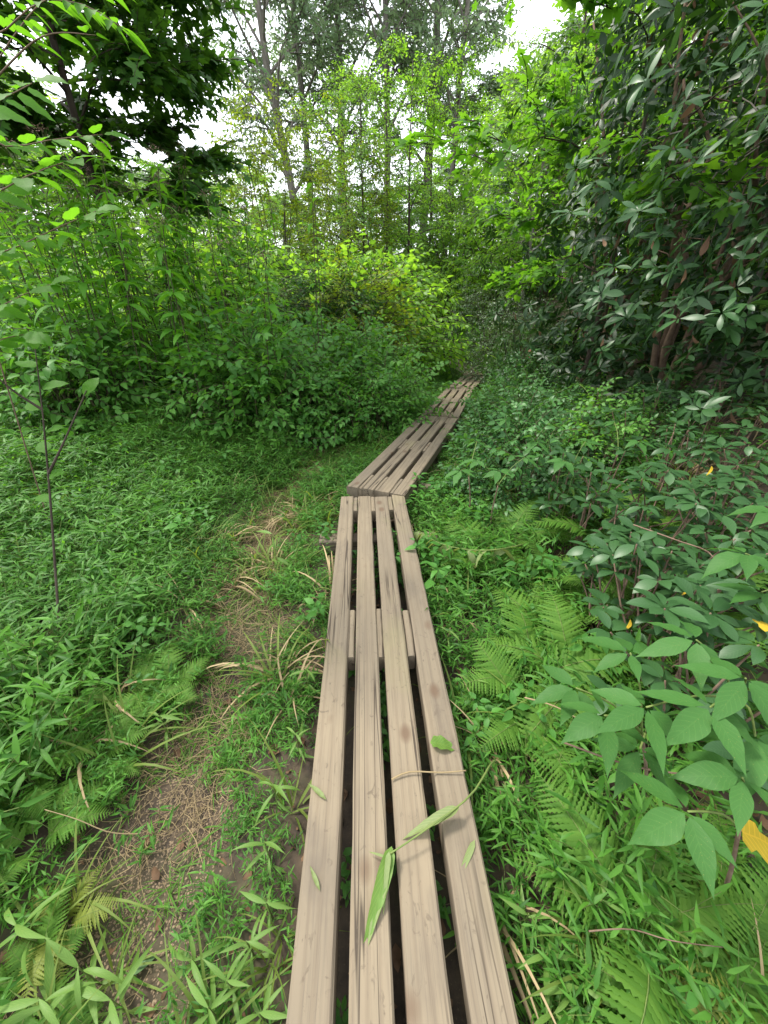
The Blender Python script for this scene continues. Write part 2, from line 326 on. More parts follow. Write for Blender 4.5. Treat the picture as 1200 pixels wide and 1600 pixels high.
def tube(P, R, k=5, mi=0, cap=True):
    P = np.asarray(P, float); n = len(P); R = np.broadcast_to(np.asarray(R, float), (n,))
    T = np.gradient(P, axis=0); T /= np.linalg.norm(T, axis=1, keepdims=True) + 1e-9
    ref = np.array([1.0, 0, 0]) if abs(T[0, 2]) > .7 else np.array([0, 0, 1.0])
    V = []; UV = []
    for i in range(n):
        a = np.cross(T[i], ref); a /= np.linalg.norm(a) + 1e-9; b = np.cross(T[i], a); ref = np.cross(a, T[i])
        for j in range(k):
            q = 2 * pi * j / k; V.append(P[i] + R[i] * (a * cos(q) + b * sin(q))); UV.append((j / k, i / n))
    F = []
    for i in range(n - 1):
        for j in range(k):
            a, b = i * k + j, i * k + (j + 1) % k; F += [(a, b, b + k), (a, b + k, a + k)]
    if cap:
        V.append(P[-1] + T[-1] * R[-1] * .5); UV.append((0, 1)); e = len(V) - 1
        F += [((n - 1) * k + j, (n - 1) * k + (j + 1) % k, e) for j in range(k)]
    return tpl(V, F, UV, mi)
def curve(pts, n=8):
    """smooth poly line through the points"""
    P = np.asarray(pts, float); m = len(P); t = np.linspace(0, m - 1, n); out = []
    for u in t:
        i = min(int(u), m - 2); f = u - i
        p0, p1, p2, p3 = P[max(i - 1, 0)], P[i], P[i + 1], P[min(i + 2, m - 1)]
        out.append(.5 * ((2 * p1) + (p2 - p0) * f + (2 * p0 - 5 * p1 + 4 * p2 - p3) * f * f + (3 * p1 - p0 - 3 * p2 + p3) * f ** 3))
    return np.array(out)
def mesh(name, t, mats, smooth=True):
    V, F, UV, MI = t; me = bpy.data.meshes.new(name); nv, nf = len(V), len(F)
    me.vertices.add(nv); me.vertices.foreach_set('co', V.astype(np.float32).ravel())
    me.loops.add(nf * 3); me.loops.foreach_set('vertex_index', F.astype(np.int32).ravel())
    me.polygons.add(nf); me.polygons.foreach_set('loop_start', np.arange(0, nf * 3, 3, dtype=np.int32))
    me.polygons.foreach_set('loop_total', np.full(nf, 3, np.int32)) if hasattr(me.polygons[0], 'loop_total') and False else None
    me.polygons.foreach_set('material_index', MI.astype(np.int32)); me.polygons.foreach_set('use_smooth', np.full(nf, smooth, bool))
    uv = me.uv_layers.new(name='UVMap'); uv.data.foreach_set('uv', UV[F.ravel()].astype(np.float32).ravel())
    for m in (mats if isinstance(mats, (list, tuple)) else [mats]): me.materials.append(M[m] if isinstance(m, str) else m)
    me.update(calc_edges=True); me.validate(); return me

# ------------------------------------------------------------------ objects
def thing(name, label, cat, loc=(0, 0, 0), group=None, rotz=0.0, scale=1.0, kind=None):
    o = bpy.data.objects.new(name, None); COL.objects.link(o); o.empty_display_size = .1
    o.location = loc; o.rotation_euler = (0, 0, rotz); o.scale = (scale,) * 3
    tag(o, label, cat, group, kind); return o
def tag(o, label=None, cat=None, group=None, kind=None):
    if label: o['label'] = label
    if cat: o['category'] = cat
    if group: o['group'] = group
    if kind: o['kind'] = kind
    return o
def part(name, me, parent=None, mat4=None, kind=None):
    o = bpy.data.objects.new(name, me); COL.objects.link(o)
    if parent is not None: o.parent = parent
    if mat4 is not None: o.matrix_basis = mat4
    if kind: o['kind'] = kind
    return o
def m4(A, T):
    m = np.eye(4); m[:3, :3] = A; m[:3, 3] = T; return Matrix(m.tolist())
def copy_tree(o, parent=None):
    c = o.copy(); COL.objects.link(c); c.parent = parent
    for ch in o.children: copy_tree(ch, c)
    return c
ORD = ['first', 'second', 'third', 'fourth', 'fifth', 'sixth', 'seventh', 'eighth', 'ninth', 'tenth', 'eleventh', 'twelfth', 'thirteenth', 'fourteenth', 'fifteenth', 'sixteenth', 'seventeenth', 'eighteenth', 'nineteenth', 'twentieth']
def scatter(name, protos, P, ROT, SCL, IDX, label, cat):
    """one 'stuff' object: points carrying rotation, scale and prototype index, instanced by geometry nodes"""
    me = bpy.data.meshes.new(name); n = len(P); me.vertices.add(n); me.vertices.foreach_set('co', np.asarray(P, np.float32).ravel())
    a = me.attributes.new('rot', 'FLOAT_VECTOR', 'POINT'); a.data.foreach_set('vector', np.asarray(ROT, np.float32).ravel())
    a = me.attributes.new('scl', 'FLOAT', 'POINT'); a.data.foreach_set('value', np.asarray(SCL, np.float32))
    a = me.attributes.new('pid', 'INT', 'POINT'); a.data.foreach_set('value', np.asarray(IDX, np.int32))
    o = bpy.data.objects.new(name, me); COL.objects.link(o)
    ng = bpy.data.node_groups.new(name + '_nodes', 'GeometryNodeTree')
    ng.interface.new_socket('Geometry', in_out='INPUT', socket_type='NodeSocketGeometry'); ng.interface.new_socket('Geometry', in_out='OUTPUT', socket_type='NodeSocketGeometry')
    N, L = ng.nodes, ng.links; gi, go = N.new('NodeGroupInput'), N.new('NodeGroupOutput')
    ip = N.new('GeometryNodeInstanceOnPoints'); jn = N.new('GeometryNodeJoinGeometry')
    for p in protos:
        oi = N.new('GeometryNodeObjectInfo'); oi.inputs['Object'].default_value = p; oi.inputs['As Instance'].default_value = True; L.new(oi.outputs['Geometry'], jn.inputs[0])
    def attr(nm, ty):
        q = N.new('GeometryNodeInputNamedAttribute'); q.data_type = ty; q.inputs[0].default_value = nm; return q.outputs[0]
    e2r = N.new('FunctionNodeEulerToRotation'); L.new(attr('rot', 'FLOAT_VECTOR'), e2r.inputs[0])
    L.new(gi.outputs[0], ip.inputs['Points']); L.new(jn.outputs[0], ip.inputs['Instance']); ip.inputs['Pick Instance'].default_value = True
    L.new(attr('pid', 'INT'), ip.inputs['Instance Index']); L.new(e2r.outputs[0], ip.inputs['Rotation']); L.new(attr('scl', 'FLOAT'), ip.inputs['Scale'])
    L.new(ip.outputs[0], go.inputs[0])
    md = o.modifiers.new('scatter', 'NODES'); md.node_group = ng
    tag(o, label, cat, kind='stuff'); return o
def proto(name, t, mats):
    return bpy.data.objects.new(name, mesh(name, t, mats))     # source shape, not linked to the scene

# ================================================================== THE GROUND
def axis(lo, hi, fine_lo, fine_hi, step, grow=1.18):
    a = list(np.arange(fine_lo, fine_hi + 1e-6, step)); s = step; v = fine_hi
    while v < hi: s *= grow; v += s; a.append(v)
    s = step; v = fine_lo; b = []
    while v > lo: s *= grow; v -= s; b.append(v)
    return np.array(b[::-1] + a)
gx, gy = axis(-220, 220, -5, 6, .09), axis(-60, 320, -.6, 9, .09)
XX, YY = np.meshgrid(gx, gy); ZZ = ground(XX, YY)
V = np.stack([XX.ravel(), YY.ravel(), ZZ.ravel()], 1); nx, ny = len(gx), len(gy)
ii, jj = np.meshgrid(np.arange(nx - 1), np.arange(ny - 1)); a = (jj * nx + ii).ravel()
F = np.concatenate([np.stack([a, a + 1, a + nx + 1], 1), np.stack([a, a + nx + 1, a + nx], 1)])
g = part('ground', mesh('ground', tpl(V, F), 'soil')); g['kind'] = 'structure'

# ================================================================== BOARDWALK
BW, GAP, BH = 0.0955, 0.0315, 0.089
def beam_mesh(L, w, h, rng, chip=True):
    """a squared timber with eased edges, slight bow and uneven arrises; local Y is its length, top at z = 0"""
    n = max(2, int(L / .12)); r = .006; V = []; 
    sec = [(-w / 2 + r, 0), (w / 2 - r, 0), (w / 2, -r), (w / 2, -h + r), (w / 2 - r, -h), (-w / 2 + r, -h), (-w / 2, -h + r), (-w / 2, -r)]
    bow = rng.uniform(-.004, .004); crown = rng.uniform(-.003, .003)
    for i in range(n + 1):
        t = i / n; b = bow * sin(pi * t); c = crown * sin(pi * t)
        for (x, z) in sec:
            j = rng.uniform(-.0012, .0012) if 0 < i < n else 0
            V.append((x + b + j, (t - .5) * L, z + c + j))
    k = 8; F = []
    for i in range(n):
        for j in range(k):
            p, q = i * k + j, i * k + (j + 1) % k; F += [(p, p + k, q + k), (p, q + k, q)]
    for j in range(1, k - 1):
        F.append((0, j, j + 1)); e = n * k; F.append((e, e + j + 1, e + j))
    return mesh('beam', tpl(V, F), 'wood', smooth=False)
rng = random.Random(5)
sect_lab = ['long slatted timber boardwalk section in the foreground, cut by the lower picture edge',
            'slatted timber boardwalk section after the first bend, second from the camera',
            'slatted timber boardwalk section in the middle distance, third from the camera',
            'slatted timber boardwalk section fourth from the camera, seen very foreshortened',
            'farthest small boardwalk section turning left into the grass']
for si, (p, q) in enumerate(SECT3):
    z0_, z1_ = p[2], q[2]; p, q = Vector(p[:2]), Vector(q[:2]); d = q - p; L = d.length; ang = math.atan2(d.y, d.x) - pi / 2; c = (p + q) / 2
    root = thing('boardwalk_section', sect_lab[si], 'boardwalk', (c.x, c.y, (z0_ + z1_) / 2), 'timber boardwalk sections', ang)
    root.rotation_euler = (math.atan2(z1_ - z0_, L), (0.0, .012, -.01, .01, 0)[si], ang)
    bw = BW
    xs = [(k - 1.5) * (bw + GAP) for k in range(4)]
    for k, x in enumerate(xs):
        b = part('beam', beam_mesh(L + rng.uniform(-.012, .012), bw, BH, rng), root)
        b.location = (x, rng.uniform(-.008, .008), rng.uniform(-.003, .003)); b.rotation_euler = (0, rng.uniform(-.02, .02), rng.uniform(-.0007, .0007))
    bl = .275
    ysp = [-L / 2 + bl / 2 + .004, L * (-.015) if si == 0 else 0.0, L / 2 - .112]
    if si == 0: ysp[1] = 1.243 - c.y
    for yi, y in enumerate(ysp):
        for k in range(3):
            x = (xs[k] + xs[k + 1]) / 2; ln = bl if yi < 2 else .21
            b = part('spacer_block', beam_mesh(ln + rng.uniform(-.01, .01), GAP - .002, BH - .006, rng), root); b.location = (x, y + rng.uniform(-.01, .01), -.002 - rng.uniform(0, .003))
    # sleepers under the ends
    for y in (-L / 2 + .42, L / 2 - .42):
        s = part('sleeper', beam_mesh(.76 + rng.uniform(-.04, .08), .10, .10, rng), root); s.location = (rng.uniform(-.05, .05), y, -BH - .004); s.rotation_euler = (0, 0, pi / 2 + rng.uniform(-.03, .03))

# ================================================================== GROUND COVER (stuff)
R = np.random.RandomState(11)
LEAF_S = [leaf(1, .17, 4, 'lance', .25, .28), leaf(1, .15, 4, 'lance', .3, .45), leaf(1, .19, 4, 'lance', .2, .12)]
def stilt_clump(r, nst, H, spread, leafL):
    ts = []
    for s in range(nst):
        a = r.uniform(0, 2 * pi); q = spread * math.sqrt(r.uniform(0, 1)); h = H * r.uniform(.55, 1.1)
        lean = r.uniform(.1, .7) * h; la = a + r.normal(0, .9)
        p0 = np.array([q * cos(a), q * sin(a), -.02]); p1 = p0 + [lean * .3 * cos(la), lean * .3 * sin(la), h * .6]; p2 = p0 + [lean * cos(la), lean * sin(la), h]
        C = curve([p0, p1, p2], 5); ts.append(remat(tube(C, [.0016, .0015, .0013, .0011, .0008], 3, cap=False), 1))
        nl = r.randint(5, 9); tt = np.sort(r.uniform(.25, 1, nl)); tt[-1] = 1
        pos = np.stack([np.interp(tt * 4, range(5), C[:, k]) for k in range(3)], 1)
        ph = r.uniform(0, 2 * pi) + np.arange(nl) * pi + r.normal(0, .7, nl)
        el = r.uniform(.0, .85, nl); D = np.stack([np.cos(ph) * np.cos(el), np.sin(ph) * np.cos(el), np.sin(el)], 1)
        Ls = leafL * r.uniform(.6, 1.2, nl)
        for v in range(3):
            sel = np.arange(nl) % 3 == v
            if sel.any(): ts.append(inst(LEAF_S[v], frames(D[sel], Ls[sel], roll=r.normal(0, .4, sel.sum())), pos[sel]))
    return join(ts)
stilt = [proto('stiltgrass_source', stilt_clump(np.random.RandomState(40 + i), 7, .26, .085, .078), ['stilt', 'stem']) for i in range(7)]
def field(n, x0, x1, y0, y1, dens, seed, jit=1):
    r = np.random.RandomState(seed); x = r.uniform(x0, x1, n); y = r.uniform(y0, y1, n)
    keep = r.uniform(0, 1, n) < dens(x, y); return x[keep], y[keep], r
def patch(x, y, s, ph):
    return .5 + .5 * np.sin(x * s + ph + 1.7 * np.sin(y * s * .7)) * np.cos(y * s * 1.1 + ph * 2)
def d_stilt(x, y):
    bd, td = board_d(x, y), track_d(x, y); side = x - bx(y)
    v = np.where(side < 0, 1.0, np.where(side < .8, .95, .28 * (side < 2.2)))
    v = v * sstep(.232, .27, bd)
    w = .14 - .04 * sstep(.5, 1.0, y) - .08 * sstep(3.0, 4.0, y) + .09 * (patch(x, y, 5.0, 1.3) - .5)
    v = v * (0.09 + .91 * sstep(w * .8, w * 1.9, td))
    v = v * np.where(x < -3.2, .8, 1) * (.25 + .75 * sstep(.05, .42, .55 * patch(x, y, 3.1, .4) + .45 * patch(x + 9, y, 7.3, 2.1)))
    v = v * np.where((side < -.85) & (y < 1.1), .65, 1)
    v = v * np.where(y > 7.0, .7, 1)
    return v
x, y, r = field(22000, -5.5, 4.5, .0, 9, d_stilt, 3)
near = np.minimum(board_d(x, y), 2)
hs = (0.58 + .55 * patch(x, y, 2.2, 1.0) * patch(x, y + 4, 5.2, .2) + .12 * patch(x, y, 9, 1)) * np.where(near < .45, .74, 1) * np.where(track_d(x, y) < .5, .7, 1) * r.uniform(.75, 1.2, len(x)) * np.where(x - bx(y) < -1.2, 1.25, 1)
P = np.stack([x, y, ground(x, y) - .01], 1)
scatter('stiltgrass', stilt, P, np.stack([r.normal(0, .12, len(x)), r.normal(0, .12, len(x)), r.uniform(0, 6.28, len(x))], 1), hs, r.randint(0, 7, len(x)), 'carpet of bright green lance-leaved stiltgrass on both sides of the boardwalk', 'grass')
# thin arching grass tufts and dry stalks through the carpet
tuft = []
for i in range(4):
    q_ = np.random.RandomState(150 + i); a_ = q_.uniform(0, 6.28, 12); e_ = q_.uniform(.7, 1.4, 12)
    tuft.append(proto('grass_tuft_source', join([inst(leaf(1, .03, 7, 'blade', .3, v), frames(np.stack([np.cos(a_) * np.cos(e_), np.sin(a_) * np.cos(e_), np.sin(e_)], 1)[k::3], q_.uniform(.14, .34, 4)), q_.uniform(-.02, .02, (4, 3)) * [1, 1, 0]) for k, v in enumerate((.5, .8, 1.1))]), ['drygreen' if i < 3 else 'straw']))
def d_tuft(x, y): return sstep(.24, .27, board_d(x, y)) * sstep(.35, .7, patch(x, y, 4.3, 3.0)) * np.where(np.abs(x - bx(y)) < 1.0, 1, .5)
x, y, r = field(3200, -4.5, 3.2, .1, 7.5, d_tuft, 55)
scatter('grass_tufts', tuft, np.stack([x, y, ground(x, y) - .005], 1), np.stack([r.normal(0, .15, len(x)), r.normal(0, .15, len(x)), r.uniform(0, 6.28, len(x))], 1), r.uniform(.6, 1.25, len(x)), np.where(r.uniform(0, 1, len(x)) < .12, 3, r.randint(0, 3, len(x))), 'thin arching yellowish grass tufts in the carpet beside the boardwalk', 'grass')
# far grass
def d_far(x, y): return sstep(.27, .4, board_d(x, y)) * (np.abs(x - bx(y)) < 3.2)
x, y, r = field(5200, -3, 6, 9, 18, d_far, 5)
scatter('far_grass', stilt, np.stack([x, y, ground(x, y) - .01], 1), np.stack([r.normal(0, .12, len(x)), r.normal(0, .12, len(x)), r.uniform(0, 6.28, len(x))], 1), r.uniform(.9, 1.6, len(x)), r.randint(0, 7, len(x)), 'soft bright grass along the far end of the boardwalk', 'grass')

# small broad-leaved herbs between the grass
LEAF_H = [leaf(1, .5, 4, 'ovate', .18, .25), leaf(1, .42, 4, 'ovate', .25, .4)]
def herb(r, nst, H, L, pairs):
    ts = []
    for s in range(nst):
        a = r.uniform(0, 2 * pi); h = H * r.uniform(.6, 1.1); ln = r.uniform(.05, .45) * h
        p0 = np.array([r.uniform(-.04, .04), r.uniform(-.04, .04), -.02]); p2 = p0 + [ln * cos(a), ln * sin(a), h]
        C = curve([p0, (p0 + p2) / 2 + [0, 0, h * .08], p2], 4); ts.append(remat(tube(C, [.0028, .0024, .002, .0012], 3, cap=False), 1))
        k = pairs; az0 = r.uniform(0, 6.28)
        for i in range(k):
            t = .35 + .65 * i / max(1, k - 1); pos = np.array([np.interp(t * 3, range(4), C[:, c]) for c in range(3)])
            m = 3 if i == k - 1 else 2
            ph = az0 + i * 1.57 + np.arange(m) * 2 * pi / m + r.normal(0, .25, m); el = r.uniform(-.1, .5, m)
            D = np.stack([np.cos(ph) * np.cos(el), np.sin(ph) * np.cos(el), np.sin(el)], 1)
            ts.append(inst(LEAF_H[r.randint(2)], frames(D, L * r.uniform(.6, 1.15, m) * (1.1 - .3 * t), roll=r.normal(0, .25, m)), np.repeat(pos[None], m, 0) + D * .012))
    return join(ts)
herbs = [proto('small_herb_source', herb(np.random.RandomState(70 + i), 2 + i % 3, .16 + .03 * i, .06 + .006 * i, 3 + i % 2), ['herb', 'stem']) for i in range(5)]
def d_herb(x, y):
    bd, td, side = board_d(x, y), track_d(x, y), x - bx(y)
    v = np.where(side > 0, .8, .30) * (.25 + .75 * sstep(.4, .7, patch(x, y, 4.0, 2.2))) * sstep(.25, .3, bd) * (.12 + .88 * sstep(.2, .4, td)) * (.25 + .75 * sstep(.7, 1.4, y))
    return v
x, y, r = field(3600, -4.5, 3.6, .05, 8, d_herb, 8)
scatter('small_herbs', herbs, np.stack([x, y, ground(x, y)], 1), np.stack([r.normal(0, .15, len(x)), r.normal(0, .15, len(x)), r.uniform(0, 6.28, len(x))], 1), r.uniform(.6, 1.2, len(x)) * (.7 + .3 * sstep(.5, 1.5, y)), r.randint(0, 5, len(x)), 'low broad-leaved herbs mixed into the grass beside the boardwalk', 'herbs')
# seedlings in the slots under the deck
x = []; y = []; r = np.random.RandomState(21)
for k in range(46):
    yy = r.uniform(.05, 2.5); x.append(float(bx(yy)) + (r.randint(3) - 1) * (BW + GAP) + r.uniform(-.02, .02)); y.append(yy)
x, y = np.array(x), np.array(y)
scatter('slot_seedlings', herbs, np.stack([x, y, np.full(len(x), .0)], 1), np.stack([np.zeros(len(x)), np.zeros(len(x)), r.uniform(0, 6.28, len(x))], 1), r.uniform(.35, .75, len(x)), r.randint(0, 5, len(x)), 'tiny seedlings growing in the dark slots between the beams', 'herbs')
# dead grass, litter, pebbles
straws = []
for i in range(4):
    r = np.random.RandomState(90 + i); ts = []
    for s in range(9):
        a = r.uniform(0, 6.28); p = np.array([r.uniform(-.06, .06), r.uniform(-.06, .06), r.uniform(0, .012)]); L = r.uniform(.06, .2); b = a + r.normal(0, .4)
        C = curve([p, p + [L / 2 * cos(a), L / 2 * sin(a), r.uniform(.0, .03)], p + [L * cos(b), L * sin(b), r.uniform(0, .02)]], 5); ts.append(tube(C, [.0011, .0012, .001, .0008, .0005], 3, cap=False))
    straws.append(proto('straw_source', join(ts), ['straw']))
def d_straw(x, y):
    td = track_d(x, y); return (1 - sstep(.10, .34, td)) * np.where(y < .62, .25, 1) * sstep(.27, .32, board_d(x, y))
x, y, r = field(2600, -1.7, .2, .1, 5, d_straw, 31)
scatter('dead_grass', straws, np.stack([x, y, ground(x, y) + .004], 1), np.stack([r.normal(0, .15, len(x)), r.normal(0, .15, len(x)), r.uniform(0, 6.28, len(x))], 1), r.uniform(.6, 1.2, len(x)), r.randint(0, 4, len(x)), 'flattened dry straw-coloured grass on the worn track left of the boardwalk', 'dead grass')
short = [proto('short_grass_source', join([inst(leaf(1, .05, 4, 'blade', .2, .5), frames(np.stack([np.cos(a_) * .6, np.sin(a_) * .6, np.full(10, .8)], 1), q_.uniform(.03, .1, 10)), np.stack([q_.uniform(-.03, .03, 10), q_.uniform(-.03, .03, 10), np.zeros(10)], 1)) for q_ in [np.random.RandomState(120 + i)] for a_ in [q_.uniform(0, 6.28, 10)]]), ['fern']) for i in range(3)]
def d_short(x, y):
    td = track_d(x, y); return (1 - sstep(.2, .5, td)) * np.where(y < .75, .12, .8) * sstep(.3, .7, patch(x, y, 6, .3) + .15) * sstep(.27, .32, board_d(x, y))
x, y, r = field(7000, -1.9, .3, .1, 5, d_short, 33)
scatter('short_grass', short, np.stack([x, y, ground(x, y)], 1), np.stack([np.zeros(len(x)), np.zeros(len(x)), r.uniform(0, 6.28, len(x))], 1), r.uniform(.6, 1.3, len(x)), r.randint(0, 3, len(x)), 'short mossy grass blades on the worn track', 'grass')
def ico(r, sq):
    bm = bmesh.new(); bmesh.ops.create_icosphere(bm, subdivisions=1, radius=1)
    V = np.array([v.co[:] for v in bm.verts]); F = [[v.index for v in f.verts] for f in bm.faces]; bm.free()
    V = V * (1 + r.normal(0, .13, (len(V), 1))) * [1, r.uniform(.65, 1), sq]; return tpl(V, F)
peb = [proto('pebble_source', ico(np.random.RandomState(i), .55), ['pebble']) for i in range(5)]
def d_peb(x, y): return (1 - sstep(.08, .26, track_d(x, y))) * (1 - sstep(.75, 1.1, y))
x, y, r = field(42000, -1.5, .0, .1, 1.3, d_peb, 35)
sz = .0015 + .0045 * r.uniform(0, 1, len(x)) ** 2.5
scatter('pebbles', peb, np.stack([x, y, ground(x, y) + sz * .2], 1), r.uniform(0, 6.28, (len(x), 3)) * [.1, .1, 1], sz, r.randint(0, 5, len(x)), 'tan pebbles and grit on the bare patch at the lower left', 'pebbles')
lit = [proto('litter_leaf_source', leaf(1, .45 + .1 * i, 4, 'ovate', (.5, -.4, .2)[i], (.5, .2, -.3)[i], .2), ['dead']) for i in range(3)]
def d_lit(x, y): return np.where(board_d(x, y) < .45, 1, .40 + .4 * (x - bx(y) > .2)) * np.where(track_d(x, y) < .4, 1, .8)
x, y, r = field(9000, -2.6, 3.6, -.2, 6, d_lit, 37)
scatter('leaf_litter', lit, np.stack([x, y, ground(x, y) + .008], 1), np.stack([r.normal(0, .35, len(x)), r.normal(0, .35, len(x)), r.uniform(0, 6.28, len(x))], 1), r.uniform(.012, .06, len(x)), r.randint(0, 3, len(x)), 'brown fallen leaves on the dark soil under and beside the boardwalk', 'leaf litter')

# ================================================================== FERNS
def pinna(L, W, n, mi=0):
    """narrow fern leaflet with toothed edges, along +Y"""
    V = []; UV = []; F = []
    for i in range(n + 1):
        t = i / n; w = W / 2 * (1 - t) ** .7; h = min(1, (i + .55) / n)
        V += [(0, t * L, -.10 * L * t * t), (-w * .5, t * L, -.02 * L - .10 * L * t * t), (w * .5, t * L, -.02 * L - .10 * L * t * t), (-w, h * L, -.05 * L - .10 * L * h * h), (w, h * L, -.05 * L - .10 * L * h * h)]
        UV += [(.5, t), (.25, t), (.75, t), (0, t), (1, t)]
    for i in range(n):
        a = 5 * i; b = a + 5
        F += [(a, a + 3, a + 1), (a, b, a + 3), (a + 3, b, b + 1), (a, a + 2, a + 4), (a, a + 4, b), (a + 4, b + 2, b)]
    return tpl(V, F, UV, mi)
PIN = pinna(1, .25, 6)
def frond(r, L, pairs, W, arch):
    t = np.linspace(0, 1, 10); el = 1.15 - arch * t
    P = np.zeros((10, 3)); 
    for i in range(1, 10): P[i] = P[i - 1] + np.array([0, cos(el[i]), sin(el[i])]) * L / 9
    ts = [remat(tube(P, np.linspace(.0028, .0007, 10) * (L / .5), 3, cap=False), 1)]
    u = np.linspace(.2, .985, pairs); pos = np.stack([np.interp(u, t, P[:, k]) for k in range(3)], 1)
    T = np.gradient(pos, axis=0); T /= np.linalg.norm(T, axis=1, keepdims=True)
    w = W * np.sin(pi * np.clip(.12 + .88 * (u - .2) / .8, 0, 1) ** .62) ** .8 + .01
    Xx = np.array([1.0, 0, 0])
    for s in (-1, 1):
        D = s * Xx[None] * .95 + T * .42 + r.normal(0, .06, (pairs, 3)); nrm = np.cross(Xx[None], T)
        ts.append(inst(PIN, frames(D, w, up=nrm), pos))
    return join(ts)
fr_me = [mesh('frond', frond(np.random.RandomState(200 + i), .48 + .06 * i, 25, .115 + .010 * i, (1.25, 1.6, 1.45, 1.9)[i]), ['fern', 'stem']) for i in range(4)]
fr_y = [mesh('frond', frond(np.random.RandomState(210 + i), .46, 21, .115, 1.5 + .2 * i), ['fern_yellow', 'stem']) for i in range(2)]
def fern(x, y, n, s, seed, label, group, yellow=False, z=None):
    r = random.Random(seed); root = thing('fern', label, 'fern', (x, y, gz(x, y) if z is None else z), group, r.uniform(0, 6.28), s)
    for i in range(n):
        f = part('frond', (fr_y if yellow else fr_me)[r.randrange(2 if yellow else 4)], root)
        q = r.uniform(.75, 1.15); f.rotation_euler = (r.uniform(-.3, .25), r.uniform(-.25, .25), 2 * pi * i / n + r.uniform(-.4, .4)); f.scale = (q, q, q)
    return root
ferns_r = [(1160, 1395), (1100, 1480), (1190, 1480), (1040, 1545), (1150, 1590), (940, 900), (890, 960), (840, 1010), (915, 1010), (870, 850), (980, 870), (800, 800), (850, 780), (950, 830), (1010, 800), (905, 760), (840, 1060), (960, 790), (1050, 1400), (1080, 870), (770, 830), (1120, 920)]
for i, (px, py) in enumerate(ferns_r):
    big = i < 5
    p = at_z(px, py, .22 if big else .28); 
    lab = 'yellow-green fern in the lower right corner' if i in (0, 1, 2, 3, 4) else 'feathery green fern right of the boardwalk'
    fern(p[0], p[1], 7 if big else 6, .58 if big else .78, 300 + i, lab, 'ferns in the lower right corner' if big else 'ferns right of the boardwalk', i in (1, 3))
ferns_l = [(55, 1405), (10, 1490), (130, 1150), (30, 1110), (200, 1060), (250, 1040), (20, 1290), (5, 1200), (90, 1065)]
for i, (px, py) in enumerate(ferns_l):
    p = at_z(px, py, .16); yl = i == 0
    fern(p[0], p[1], 6, .36 if i < 2 else .45, 400 + i, 'yellowing fern beside the bare gravelly patch at lower left' if yl else 'dark fern left of the worn track', None if yl else 'ferns left of the worn track', yl)

